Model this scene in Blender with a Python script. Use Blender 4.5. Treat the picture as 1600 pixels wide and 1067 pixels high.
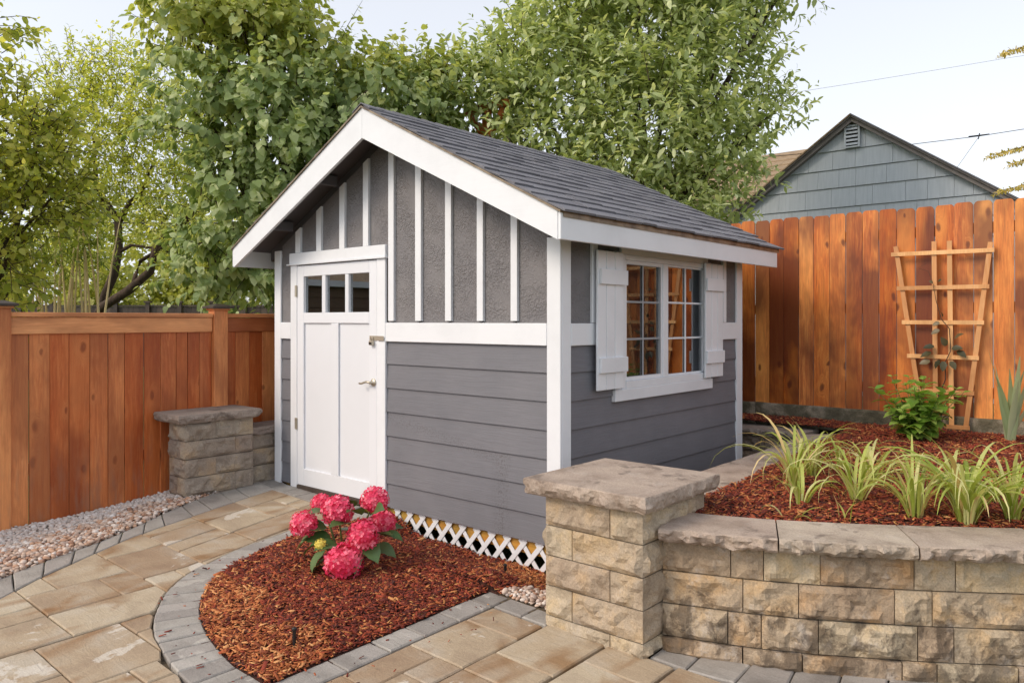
import bpy, math, random
import numpy as np
from mathutils import Vector, Matrix, noise as mnoise

R = math.radians
random.seed(7)
rng = np.random.default_rng(11)
scene = bpy.context.scene
for o in list(bpy.data.objects):
    bpy.data.objects.remove(o, do_unlink=True)
C = scene.collection

# ------------------------------------------------------------------ camera
cam_d = bpy.data.cameras.new('camera')
cam = bpy.data.objects.new('camera', cam_d)
C.objects.link(cam)
cam.location = (2.8536, -3.7626, 1.3886)
cam.rotation_euler = (R(90), 0, 0.711088)
cam_d.sensor_width = 36
cam_d.lens = 27.08
cam_d.shift_y = -0.0206
cam_d.clip_start = 0.05
cam_d.clip_end = 2000
scene.camera = cam

# ------------------------------------------------------------------ sky, sun, exposure
SUN_EL, SUN_AZ = 40.0, 204.0          # azimuth clockwise from +Y
world = bpy.data.worlds.new('World')
scene.world = world
world.use_nodes = True
wn = world.node_tree
wn.nodes.clear()
sky = wn.nodes.new('ShaderNodeTexSky')
sky.sky_type = 'NISHITA'
sky.sun_disc = False
sky.sun_elevation = R(SUN_EL)
sky.sun_rotation = R(SUN_AZ)
sky.air_density = 1.0
sky.dust_density = 2.0
sky.ozone_density = 1.0
hsv = wn.nodes.new('ShaderNodeHueSaturation')      # thin high haze: a paler sky
hsv.inputs['Saturation'].default_value = 0.36
hsv.inputs['Value'].default_value = 1.15
bg = wn.nodes.new('ShaderNodeBackground')
bg.inputs['Strength'].default_value = 0.15
wo = wn.nodes.new('ShaderNodeOutputWorld')
wn.links.new(sky.outputs[0], hsv.inputs['Color'])
veil = wn.nodes.new('ShaderNodeMix')                # even high cloud veil over the whole sky
veil.data_type = 'RGBA'
veil.inputs[0].default_value = 0.65
veil.inputs[7].default_value = (2.46, 2.52, 2.70, 1)
wn.links.new(hsv.outputs[0], veil.inputs[6])
wn.links.new(veil.outputs[2], bg.inputs['Color'])
wn.links.new(bg.outputs[0], wo.inputs['Surface'])

sun_d = bpy.data.lights.new('sun', 'SUN')
sun = bpy.data.objects.new('sun', sun_d)
C.objects.link(sun)
sun_d.energy = 0.92
sun_d.angle = R(20)
sun_d.color = (1.0, 0.82, 0.62)
_az, _el = R(SUN_AZ), R(SUN_EL)
to_sun = Vector((math.sin(_az) * math.cos(_el), math.cos(_az) * math.cos(_el), math.sin(_el)))
sun.rotation_euler = to_sun.to_track_quat('Z', 'Y').to_euler()
sun.location = to_sun * 30

scene.view_settings.view_transform = 'Standard'
scene.view_settings.look = 'None'
scene.view_settings.exposure = 1.05
scene.view_settings.gamma = 1.0
scene.render.resolution_x = 1024
scene.render.resolution_y = 682
scene.render.engine = 'CYCLES'
scene.cycles.use_denoising = True
scene.cycles.max_bounces = 8
scene.cycles.transparent_max_bounces = 16

# ------------------------------------------------------------------ node helpers
def srgb(r, g, b):
    def f(c):
        c /= 255.0
        return c / 12.92 if c <= 0.04045 else ((c + 0.055) / 1.055) ** 2.4
    return (f(r), f(g), f(b), 1.0)

class Mat:
    def __init__(s, name):
        s.m = bpy.data.materials.new(name)
        s.m.use_nodes = True
        s.t = s.m.node_tree
        s.t.nodes.clear()
        s.out = s.t.nodes.new('ShaderNodeOutputMaterial')
        s._tc = s._oi = None
    def put(s, sock, v):
        if isinstance(v, bpy.types.NodeSocket):
            s.t.links.new(v, sock)
        else:
            sock.default_value = v
    def n(s, typ, attrs=None, **ins):
        nd = s.t.nodes.new('ShaderNode' + typ)
        for k, v in (attrs or {}).items():
            setattr(nd, k, v)
        for k, v in ins.items():
            k2 = k.replace('_', ' ')
            if k[0] == 'i' and k[1:].isdigit():
                s.put(nd.inputs[int(k[1:])], v)
            else:
                s.put(nd.inputs[k2], v)
        return nd
    def coord(s, which='Object'):
        if s._tc is None:
            s._tc = s.n('TexCoord')
        return s._tc.outputs[which]
    def rand(s):
        if s._oi is None:
            s._oi = s.n('ObjectInfo')
        return s._oi.outputs['Random']
    def pos(s):
        return s.n('NewGeometry').outputs['Position']
    def map(s, vec, scale=(1, 1, 1), rot=(0, 0, 0), loc=(0, 0, 0)):
        return s.n('Mapping', Vector=vec, Scale=scale, Rotation=rot, Location=loc).outputs[0]
    def jit(s, vec, amt=13.0):           # a different stretch of grain for every object
        r = s.rand()
        k = s.n('CombineXYZ', X=s.math('MULTIPLY', r, amt), Y=s.math('MULTIPLY', r, amt * 1.7), Z=s.math('MULTIPLY', r, amt * 2.3)).outputs[0]
        return s.n('VectorMath', {'operation': 'ADD'}, i0=vec, i1=k).outputs[0]
    def noise(s, vec, scale=5.0, detail=4.0, rough=0.55, dist=0.0):
        return s.n('TexNoise', Vector=vec, Scale=scale, Detail=detail, Roughness=rough, Distortion=dist).outputs['Fac']
    def voro(s, vec, scale=5.0, feature='F1', out='Distance'):
        return s.n('TexVoronoi', {'feature': feature}, Vector=vec, Scale=scale).outputs[out]
    def ramp(s, fac, stops):
        nd = s.n('ValToRGB', Fac=fac)
        e = nd.color_ramp.elements
        while len(e) < len(stops):
            e.new(0.5)
        for el, (p, c) in zip(e, stops):
            el.position = p
            if isinstance(c, (int, float)):
                c = (c, c, c, 1)
            el.color = c
        return nd.outputs['Color']
    def math(s, op, a, b=0.0, clamp=False):
        return s.n('Math', {'operation': op, 'use_clamp': clamp}, i0=a, i1=b).outputs[0]
    def mix(s, fac, a, b, mode='MIX'):
        nd = s.n('Mix', {'data_type': 'RGBA', 'blend_type': mode})
        s.put(nd.inputs[0], fac); s.put(nd.inputs[6], a); s.put(nd.inputs[7], b)
        return nd.outputs[2]
    def vary(s, col, sat=0.1, val=0.3, hue=0.0, src=None):
        r = src if src is not None else s.rand()
        v = s.math('MULTIPLY_ADD', r, val); v.node.inputs[2].default_value = 1 - val / 2
        sa = s.math('MULTIPLY_ADD', r, -sat); sa.node.inputs[2].default_value = 1 + sat / 2
        h = s.math('MULTIPLY_ADD', r, hue); h.node.inputs[2].default_value = 0.5 - hue / 2
        return s.n('HueSaturation', Color=col, Value=v, Saturation=sa, Hue=h).outputs[0]
    def bump(s, h, strength=0.3, dist=0.01, normal=None):
        nd = s.n('Bump', Height=h, Strength=strength, Distance=dist)
        if normal is not None:
            s.put(nd.inputs['Normal'], normal)
        return nd.outputs[0]
    def done(s, col, rough=0.6, normal=None, **kw):
        b = s.n('BsdfPrincipled')
        s.put(b.inputs['Base Color'], col)
        s.put(b.inputs['Roughness'], rough)
        if normal is not None:
            s.put(b.inputs['Normal'], normal)
        for k, v in kw.items():
            s.put(b.inputs[k.replace('_', ' ')], v)
        s.t.links.new(b.outputs[0], s.out.inputs[0])
        return s.m

# ------------------------------------------------------------------ materials
def paint(name, col, grain=(3, 60, 60), bump=0.22, rough=0.45, dirt=0.10):
    m = Mat(name)
    v = m.jit(m.coord())
    g = m.noise(m.map(v, grain), 1.0, 6, 0.6)
    d = m.noise(v, 3.0, 5, 0.6)
    c = m.mix(m.math('MULTIPLY', m.ramp(d, [(0.45, 0.0), (0.75, 1.0)]), dirt * 3, True), col, tuple(x * 0.72 for x in col[:3]) + (1,))
    c = m.vary(c, 0.0, 0.05)
    return m.done(c, rough, m.bump(g, bump, 0.004))

WHITE = srgb(229, 232, 237)
M = {}
M['white'] = paint('white_paint', WHITE, (4, 40, 40))
M['white_v'] = paint('white_paint_upright', WHITE, (40, 40, 3))
M['door_white'] = paint('door_white_paint', srgb(225, 228, 234), (30, 30, 4), 0.05, 0.38, 0.03)

def siding_mat(name, stain):
    m = Mat(name)
    p = m.pos()
    v = m.jit(m.coord(), 3.0)
    wob = m.n('VectorMath', {'operation': 'ADD'}, i0=v, i1=m.n('VectorMath', {'operation': 'SCALE'}, i0=m.n('TexNoise', Vector=v, Scale=1.6, Detail=2.0).outputs['Color'], Scale=0.05).outputs[0]).outputs[0]
    g = m.noise(m.map(wob, (5, 5, 120)), 1.0, 5, 0.65, 0.6)
    d = m.noise(p, 2.2, 5, 0.6)
    c = m.ramp(d, [(0.3, srgb(111, 112, 119)), (0.7, srgb(121, 121, 127))])
    c = m.mix(m.math('MULTIPLY', m.ramp(g, [(0.35, 1.0), (0.6, 0.0)]), 0.18), c, srgb(84, 82, 85))
    if stain:   # splash marks of dried mud drifting down to the right
        sep = m.n('SeparateXYZ', Vector=p)
        ln = m.math('ADD', sep.outputs['Z'], m.math('MULTIPLY', sep.outputs['X'], 0.17))
        band = m.math('SUBTRACT', 0.06, m.math('ABSOLUTE', m.math('SUBTRACT', ln, 0.40)))
        band = m.math('MULTIPLY', band, 14.0, True)
        right = m.math('MULTIPLY', m.math('SUBTRACT', 0.10, m.math('ABSOLUTE', m.math('ADD', sep.outputs['X'], 0.47))), 10.0, True)
        right = m.math('MULTIPLY', right, m.math('LESS_THAN', sep.outputs['Z'], 0.52))
        leftlim = m.math('LESS_THAN', sep.outputs['X'], -0.45)
        msk = m.math('MAXIMUM', m.math('MULTIPLY', band, leftlim), right)
        sp = m.ramp(m.noise(p, 90.0, 3, 0.6), [(0.5, 0.0), (0.62, 1.0)])
        c = m.mix(m.math('MULTIPLY', m.math('MULTIPLY', msk, sp), 0.5), c, srgb(66, 60, 58))
    return m.done(c, 0.62, m.bump(g, 0.35, 0.006))
M['siding'] = siding_mat('grey_siding', False)
M['siding_front'] = siding_mat('grey_siding_splashed', True)

m = Mat('grey_stucco_panel')
p = m.pos()
h = m.math('MULTIPLY', m.ramp(m.noise(p, 46, 3, 0.5, 1.2), [(0.42, 0.0), (0.62, 1.0)]), m.ramp(m.noise(p, 5.0, 3), [(0.35, 0.1), (0.6, 1.0)]))
M['stucco'] = m.done(m.ramp(m.noise(p, 3, 4), [(0.3, srgb(116, 114, 117)), (0.7, srgb(127, 124, 125))]), 0.7, m.bump(h, 0.7, 0.01))

def wood(name, dark, mid, light, grey=0.0, axis='z', knots=True, rough=0.5, scale=1.0, var=0.42, plane=None, keepk=0.6, kdark=0.8):
    m = Mat(name)
    v = m.jit(m.coord())
    st = {'z': (1, 1, 0.07), 'y': (1, 0.07, 1), 'x': (0.07, 1, 1)}[axis]
    kst = {'z': (1, 1, 0.45), 'y': (1, 0.45, 1), 'x': (0.45, 1, 1)}[axis]
    if plane:                 # knots scattered over the face of the boards
        sp_ = m.n('SeparateXYZ', Vector=v)
        kv = m.n('CombineXYZ', X=sp_.outputs[plane], Y=m.math('MULTIPLY', sp_.outputs['Z'], 0.5)).outputs[0]
        kv = m.n('VectorMath', {'operation': 'ADD'}, i0=kv, i1=m.n('VectorMath', {'operation': 'SCALE'}, i0=m.n('TexNoise', Vector=v, Scale=9.0, Detail=2.0).outputs['Color'], Scale=0.03).outputs[0]).outputs[0]
        vn_ = m.n('TexVoronoi', {'voronoi_dimensions': '2D'}, Vector=kv, Scale=4.8 * scale)
        pick = m.n('SeparateColor', Color=vn_.outputs['Color']).outputs[0]      # many cells hold no knot, the others knots of several sizes
        kd = m.math('ADD', m.math('MULTIPLY', vn_.outputs['Distance'], m.math('ADD', 0.75, m.math('MULTIPLY', pick, 1.6))), m.math('GREATER_THAN', pick, keepk))
    else:
        kd = m.voro(m.map(v, kst), 3.3 * scale)
    ring = m.ramp(kd, [(0.0, 1.0), (0.22, 0.0)])
    dv = m.n('VectorMath', {'operation': 'ADD'}, i0=v, i1=m.n('VectorMath', {'operation': 'SCALE'}, i0=m.n('CombineXYZ', X=ring, Y=ring, Z=ring).outputs[0], Scale=0.10).outputs[0]).outputs[0]
    g = m.noise(m.map(dv, st), 58 * scale, 6, 0.7, 0.9)
    b = m.noise(m.map(v, st), 5 * scale, 4, 0.6, 0.4)
    c = m.ramp(g, [(0.28, dark), (0.5, mid), (0.72, light)])
    c = m.mix(m.ramp(b, [(0.35, 0.0), (0.7, 0.7)]), c, light)
    if knots:
        c = m.mix(m.math('MULTIPLY', m.ramp(kd, [(0.06, 0.0), (0.12, 0.75), (0.34, 0.0)]), m.ramp(b, [(0.4, 0.2), (0.6, 1.0)])), c, light)
        c = m.mix(m.ramp(kd, [(0.0, kdark), (0.05, kdark * .85), (0.085, 0.0)]), c, tuple(x * 0.35 for x in dark[:3]) + (1,))
    c = m.mix(m.math('MULTIPLY', m.ramp(m.noise(m.map(v, kst), 2.3 * scale, 4, 0.6, 0.3), [(0.40, 1.0), (0.58, 0.0)]), min(1, var * 1.35)), c, tuple(x * 0.62 for x in dark[:3]) + (1,))     # darker soaked-in stain
    c = m.vary(c, 0.10, var, 0.016)
    if grey:
        sep = m.n('SeparateXYZ', Vector=m.pos())
        w = m.noise(m.map(v, (9, 9, 1.5)), 1.5, 5, 0.65)
        low = m.n('MapRange', {'clamp': True}, Value=sep.outputs['Z'], i1=0.55, i2=-0.1, i3=0.0, i4=1.0).outputs[0]
        w2 = m.math('MULTIPLY', m.ramp(w, [(0.48, 0.0), (0.62, 1.0)]), low)
        c = m.mix(m.math('MULTIPLY', w2, grey), c, srgb(150, 112, 90))
    return m.done(c, rough, m.bump(g, 0.35, 0.004))
M['cedar_left'] = wood('stained_cedar_left', srgb(166, 78, 36), srgb(200, 106, 52), srgb(224, 144, 84), 0.6, var=0.42, plane='Y', keepk=0.42, kdark=0.6)
M['cedar_left_h'] = wood('stained_cedar_rail', srgb(168, 92, 48), srgb(198, 118, 68), srgb(220, 146, 94), 0, 'y')
M['cedar_back'] = wood('stained_cedar_back', srgb(124, 52, 16), srgb(192, 94, 28), srgb(226, 146, 66), 0.0, scale=0.9, var=0.62, plane='X')
M['trellis'] = wood('pale_pine', srgb(200, 136, 78), srgb(218, 158, 98), srgb(232, 182, 128), 0, 'z', False)
M['oldwood'] = wood('weathered_wood', srgb(52, 42, 38), srgb(74, 62, 54), srgb(94, 80, 70), 0, 'z', False)
M['ply'] = wood('plywood', srgb(104, 80, 56), srgb(134, 104, 74), srgb(156, 126, 94), 0, 'z', True)
M['skid'] = wood('treated_skid', srgb(168, 140, 62), srgb(214, 150, 70), srgb(198, 178, 92), 0, 'x', True, scale=1.4)

def stone(name, cols, stain=0.0, rough=0.9, bs=1.0, white=0.0, weep=None, sat=0.15, val=0.3):
    m = Mat(name)
    p = m.pos()
    v = m.jit(m.coord(), 7.0)
    a = m.noise(v, 5.0, 5, 0.6, 0.3)
    f = m.noise(p, 120, 4, 0.7)
    mid = m.noise(p, 28, 5, 0.65)
    c = m.ramp(a, [(0.3, cols[0]), (0.5, cols[1]), (0.68, cols[2])])
    c = m.mix(0.35, c, m.ramp(f, [(0.35, 0.25), (0.65, 0.75)]), 'OVERLAY')
    c = m.vary(c, sat, val, 0.02)
    if white:
        w = m.ramp(m.noise(p, 7.0, 6, 0.7), [(0.56, 0.0), (0.66, 1.0)])
        c = m.mix(m.math('MULTIPLY', w, white), c, srgb(196, 188, 180))
    if 'cap' in name:
        dp = m.ramp(m.noise(p, 5.5, 5, 0.62, 0.4), [(0.57, 0.0), (0.64, 1.0)])
        c = m.mix(m.math('MULTIPLY', dp, 0.62), c, srgb(92, 80, 72))
    if stain:
        sep = m.n('SeparateXYZ', Vector=p)
        n1 = m.noise(m.map(p, (1, 1, 0.8)), 8.0, 6, 0.68, 0.3)
        low = m.n('MapRange', {'clamp': True}, Value=sep.outputs['Z'], i1=0.32, i2=-0.06, i3=0.38, i4=0.56).outputs[0]
        k = m.math('MULTIPLY', m.math('SUBTRACT', low, n1), 11.0, True)
        c = m.mix(m.math('MULTIPLY', k, stain), c, srgb(64, 50, 38))
    hgt = m.math('ADD', m.math('MULTIPLY', mid, 0.7), m.math('MULTIPLY', f, 0.3))
    return m.done(c, rough, m.bump(hgt, 0.9 * bs, 0.02))
M['block'] = stone('tan_split_stone', [srgb(150, 134, 114), srgb(182, 166, 144), srgb(192, 168, 132)], 0.0, white=0.3)
M['block_stained'] = stone('tan_split_stone_stained', [srgb(150, 132, 110), srgb(182, 164, 140), srgb(196, 164, 122)], 0.64, white=0.5)
M['block_left'] = stone('brown_split_stone', [srgb(132, 119, 108), srgb(154, 141, 128), srgb(170, 148, 122)], 0.0)
M['cap'] = stone('grey_cap_stone', [srgb(140, 124, 110), srgb(168, 152, 138), srgb(180, 164, 148)], 0.0, bs=0.7, white=0.2, sat=0.05, val=0.12)
M['cap_left'] = stone('grey_brown_cap_stone', [srgb(124, 110, 102), srgb(142, 128, 120), srgb(152, 138, 128)], 0.0, bs=0.7, sat=0.05, val=0.1)
M['concrete'] = stone('mossy_concrete', [srgb(62, 58, 44), srgb(98, 90, 72), srgb(164, 150, 132)], 0.0)

def slab_mat(name, cols, wet=0.75, pale=0.6, val=0.34, sat=0.3):
    m = Mat(name)
    p = m.pos()
    v = m.jit(m.coord(), 9.0)
    a = m.noise(v, 3.4, 4, 0.55, 0.5)
    f = m.noise(p, 150, 3, 0.7)
    rip = m.noise(m.map(v, (3, 9, 3)), 2.4, 5, 0.6, 1.4)
    c = m.ramp(a, [(0.3, cols[0]), (0.5, cols[1]), (0.7, cols[2])])
    c = m.vary(c, sat, val, 0.02)
    w = m.ramp(m.noise(m.map(v, (1.6, 0.8, 1)), 2.6, 4, 0.5, 0.8), [(0.52, 0.0), (0.68, 1.0)])
    c = m.mix(m.math('MULTIPLY', w, wet), c, srgb(136, 100, 62))
    q = m.ramp(m.noise(m.map(v, (1, 0.8, 1), loc=(5, 3, 0)), 2.8, 5, 0.62, 0.3), [(0.62, 0.0), (0.64, 1.0)])
    c = m.mix(m.math('MULTIPLY', q, pale), c, srgb(206, 200, 190))
    c = m.mix(0.3, c, m.ramp(f, [(0.3, 0.2), (0.7, 0.8)]), 'OVERLAY')
    rg = m.math('SUBTRACT', 0.85, m.math('MULTIPLY', w, 0.35))
    h = m.math('ADD', rip, m.math('MULTIPLY', f, 0.2))
    return m.done(c, rg, m.bump(h, 0.45, 0.012))
M['slab'] = slab_mat('tan_paving_slab', [srgb(149, 130, 109), srgb(168, 150, 126), srgb(174, 162, 145)])
M['border'] = slab_mat('grey_border_paver', [srgb(130, 124, 118), srgb(152, 147, 141), srgb(164, 158, 152)], 0.0, 0.35, 0.3, 0.05)

m = Mat('joint_sand')
M['sand'] = m.done(m.ramp(m.noise(m.pos(), 40, 4), [(0.3, srgb(60, 50, 40)), (0.7, srgb(104, 90, 70))]), 0.95)
m = Mat('soil')
p = m.pos()
M['soil'] = m.done(m.ramp(m.noise(p, 30, 5, 0.7), [(0.3, srgb(34, 20, 15)), (0.7, srgb(86, 42, 26))]), 0.95, m.bump(m.noise(p, 60, 4), 1.0, 0.02))
m = Mat('grass_ground')
p = m.pos()
M['grass'] = m.done(m.ramp(m.noise(p, 3, 6, 0.7), [(0.3, srgb(62, 74, 36)), (0.7, srgb(104, 112, 60))]), 0.95, m.bump(m.noise(p, 60, 4), 0.8, 0.03))

def attr_mat(name, stops, rough=0.8, bump=(0, 0), spec=0.5, trans=0.0, tcol=None, tex=None):
    """colour from a per-piece random value 'var' plus the object's own random"""
    m = Mat(name)
    a = m.n('Attribute', {'attribute_name': 'var'}).outputs['Fac']
    r = m.math('FRACT', m.math('ADD', a, m.rand()))
    c = m.ramp(r, stops)
    nrm = None
    if tex:
        t = m.noise(m.coord(), tex, 4, 0.6)
        c = m.mix(0.4, c, m.ramp(t, [(0.3, 0.25), (0.7, 0.75)]), 'OVERLAY')
        if bump[0]:
            nrm = m.bump(t, bump[0], bump[1])
    if not trans:
        return m.done(c, rough, nrm, Specular_IOR_Level=spec)
    b = m.n('BsdfPrincipled', Base_Color=c, Roughness=rough, Specular_IOR_Level=spec)
    tc = m.mix(1.0, c, tcol or (1, 1, 1, 1), 'MULTIPLY')
    tl = m.n('BsdfTranslucent', Color=tc)
    ms = m.n('MixShader', Fac=trans, i1=b.outputs[0], i2=tl.outputs[0])
    m.t.links.new(ms.outputs[0], m.out.inputs[0])
    return m.m
M['pebble'] = attr_mat('river_pebble', [(0.0, srgb(214, 204, 196)), (0.22, srgb(196, 172, 154)), (0.45, srgb(168, 150, 138)), (0.62, srgb(190, 150, 122)), (0.8, srgb(150, 112, 92)), (1.0, srgb(224, 218, 212))], 0.6)
M['pebble_white'] = attr_mat('pale_pebble', [(0.0, srgb(216, 210, 205)), (0.5, srgb(190, 180, 172)), (0.8, srgb(206, 188, 174)), (1.0, srgb(228, 224, 220))], 0.6)
M['chip'] = attr_mat('red_bark_chip', [(0.0, srgb(62, 25, 19)), (0.4, srgb(114, 43, 28)), (0.7, srgb(150, 60, 36)), (0.9, srgb(168, 88, 46)), (1.0, srgb(212, 154, 92))], 0.85)
M['chip_fresh'] = attr_mat('fresh_orange_chip', [(0.0, srgb(112, 54, 30)), (0.4, srgb(160, 84, 42)), (0.75, srgb(192, 118, 66)), (1.0, srgb(220, 164, 108))], 0.85)

def leafm(name, a, b, c, tr=0.3, rough=0.45, tcol=(1.4, 1.35, 0.75, 1)):
    return attr_mat(name, [(0.0, a), (0.5, b), (1.0, c)], rough, trans=tr, tcol=tcol, spec=0.4)
M['leaf_heart'] = leafm('heart_leaf', srgb(116, 136, 84), srgb(156, 174, 118), srgb(202, 211, 162), 0.44)
M['leaf_heart_top'] = leafm('sunlit_heart_leaf', srgb(146, 160, 84), srgb(182, 190, 110), srgb(206, 206, 132), 0.45)  # upper leaves: sunlight on the treetop painted in as a yellower, paler green
M['leaf_plum'] = leafm('oval_leaf', srgb(126, 142, 90), srgb(174, 188, 132), srgb(224, 229, 186), 0.44)
M['leaf_small'] = leafm('small_yellow_green_leaf', srgb(150, 164, 72), srgb(190, 198, 100), srgb(222, 220, 136), 0.55)
M['leaf_edge'] = leafm('olive_leaf', srgb(130, 144, 62), srgb(178, 184, 88), srgb(216, 212, 124), 0.52)
M['leaf_far'] = leafm('far_leaf', srgb(146, 156, 82), srgb(182, 188, 108), srgb(214, 212, 140), 0.5)
M['leaf_bamboo'] = leafm('bamboo_leaf', srgb(96, 116, 50), srgb(134, 150, 66), srgb(170, 176, 92), 0.45)
M['leaf_hyd'] = leafm('hydrangea_leaf', srgb(58, 88, 44), srgb(84, 112, 66), srgb(106, 130, 88), 0.15, 0.4)
M['leaf_bush'] = leafm('bright_bush_leaf', srgb(96, 134, 48), srgb(126, 162, 66), srgb(162, 186, 98), 0.35, 0.4)
M['leaf_vine'] = leafm('dark_vine_leaf', srgb(52, 54, 36), srgb(74, 72, 46), srgb(104, 92, 62), 0.2, 0.4)
M['blade'] = leafm('yellow_green_blade', srgb(140, 158, 64), srgb(178, 188, 98), srgb(216, 212, 156), 0.35, 0.45)
M['iris'] = leafm('grey_green_blade', srgb(128, 148, 108), srgb(156, 172, 134), srgb(184, 194, 162), 0.25, 0.5)
M['needle'] = leafm('yellowing_needle', srgb(168, 160, 78), srgb(200, 180, 96), srgb(222, 200, 128), 0.4)
M['straw'] = leafm('dry_straw_blade', srgb(176, 148, 92), srgb(200, 174, 116), srgb(216, 196, 148), 0.25, 0.6)
M['petal'] = attr_mat('pink_petal', [(0.0, srgb(214, 40, 88)), (0.5, srgb(234, 76, 116)), (1.0, srgb(250, 148, 168))], 0.6, trans=0.25, tcol=(1.3, 0.6, 0.7, 1))
M['bud'] = attr_mat('yellow_bud', [(0.0, srgb(196, 176, 60)), (1.0, srgb(226, 206, 96))], 0.6)

m = Mat('bark')
p = m.pos()
b = m.noise(m.map(p, (1, 1, 0.25)), 18, 5, 0.7)
M['bark'] = m.done(m.ramp(b, [(0.3, srgb(44, 34, 28)), (0.7, srgb(92, 74, 60))]), 0.9, m.bump(b, 0.8, 0.03))
m = Mat('cane')
M['cane'] = m.done(m.vary(srgb(206, 184, 132), 0.2, 0.4), 0.5)
m = Mat('green_stem')
M['stem'] = m.done(srgb(96, 112, 56), 0.5)

m = Mat('asphalt_shingle')
p = m.pos()
sp = m.noise(p, 220, 3, 0.7)
c = m.mix(0.7, m.vary(srgb(112, 112, 119), 0.05, 0.30), m.ramp(sp, [(0.3, 0.15), (0.7, 0.85)]), 'OVERLAY')
M['shingle'] = m.done(c, 0.85, m.bump(sp, 0.5, 0.004))
m = Mat('drip_edge_metal')
M['drip'] = m.done(m.ramp(m.noise(m.pos(), 12, 3), [(0.3, srgb(96, 82, 68)), (0.7, srgb(150, 134, 112))]), 0.45, Metallic=0.4)
m = Mat('satin_nickel')
M['nickel'] = m.done(srgb(196, 188, 172), 0.42, Metallic=0.8)
m = Mat('black_plastic')
M['black'] = m.done(srgb(28, 26, 26), 0.5)
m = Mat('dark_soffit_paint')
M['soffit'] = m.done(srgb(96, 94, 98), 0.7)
m = Mat('insect_screen')
d = m.n('BsdfDiffuse', Color=srgb(40, 40, 42))
tr = m.n('BsdfTransparent')
ms = m.n('MixShader', Fac=0.35, i1=tr.outputs[0], i2=d.outputs[0])
m.t.links.new(ms.outputs[0], m.out.inputs[0])
M['screen'] = m.m
m = Mat('window_glass')
gl = m.n('BsdfGlossy', Color=(0.95, 0.97, 1, 1), Roughness=0.02)
tr = m.n('BsdfTransparent', Color=(0.86, 0.9, 0.88, 1))
fr = m.n('Fresnel', IOR=1.6)
fac = m.math('MULTIPLY_ADD', fr.outputs[0], 1.3, True); fac.node.inputs[2].default_value = 0.18
ms = m.n('MixShader', Fac=fac, i1=tr.outputs[0], i2=gl.outputs[0])
m.t.links.new(ms.outputs[0], m.out.inputs[0])
M['glass'] = m.m

m = Mat('blue_grey_shingle_siding')
v = m.jit(m.coord())
g = m.noise(m.map(v, (22, 22, 0.8)), 1.6, 5, 0.6)
M['house_blue'] = m.done(m.vary(m.ramp(g, [(0.3, srgb(166, 175, 184)), (0.7, srgb(182, 190, 198))]), 0.02, 0.05), 0.7, m.bump(g, 0.5, 0.006))
m = Mat('dark_grey_trim')
M['trim_dark'] = m.done(m.ramp(m.noise(m.map(m.pos(), (1, 1, 1)), 6, 5), [(0.3, srgb(104, 99, 98)), (0.7, srgb(124, 118, 116))]), 0.7)
m = Mat('tan_roof_shingle')
p = m.pos()
c = m.ramp(m.noise(m.map(p, (2, 2, 9)), 3, 4), [(0.3, srgb(124, 104, 82)), (0.7, srgb(162, 140, 112))])
M['roof_tan'] = m.done(c, 0.9, m.bump(m.noise(p, 60, 3), 0.5, 0.02))
m = Mat('brown_wall')
M['brown_wall'] = m.done(m.vary(srgb(120, 98, 80), 0.1, 0.15), 0.8)
m = Mat('cable')
M['cable'] = m.done(srgb(30, 28, 28), 0.6)
m = Mat('beige_sheet')
M['beige_sheet'] = m.done(m.vary(srgb(170, 160, 150), 0.3, 0.6, 0.2), 0.6)

# ------------------------------------------------------------------ object helpers
def tag(o, label=None, cat=None, group=None, kind=None):
    if label: o['label'] = label
    if cat: o['category'] = cat
    if group: o['group'] = group
    if kind: o['kind'] = kind
    return o

def thing(name, loc, label, cat, group=None, kind=None):
    o = bpy.data.objects.new(name, None)
    o.empty_display_size = 0.1
    o.location = loc
    C.objects.link(o)
    return tag(o, label, cat, group, kind)

ABS = {}
def aloc(o):
    v = Vector(o.location)
    while o.parent:
        o = o.parent
        v += Vector(o.location)
    return v

def link(name, me, parent=None, loc=(0, 0, 0), rot=None, scale=None):
    o = bpy.data.objects.new(name, me)
    C.objects.link(o)
    if parent:
        o.parent = parent
    o.location = loc
    if rot is not None:
        o.rotation_euler = rot
    if scale is not None:
        o.scale = scale
    return o

def mesh(name, V, F, mat, smooth=False):
    me = bpy.data.meshes.new(name)
    me.from_pydata([tuple(v) for v in V], [], [tuple(f) for f in F])
    me.materials.append(mat)
    if smooth:
        me.polygons.foreach_set('use_smooth', [True] * len(me.polygons))
    me.update()
    return me

def part(name, V, F, mat, parent=None, smooth=False):
    """mesh given in world coordinates; its origin goes to its own centre"""
    V = [Vector(v) for v in V]
    c = Vector((0, 0, 0))
    for v in V: c += v
    c /= len(V)
    me = mesh(name, [v - c for v in V], F, mat, smooth)
    base = aloc(parent) if parent else Vector((0, 0, 0))
    return link(name, me, parent, c - base)

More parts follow.
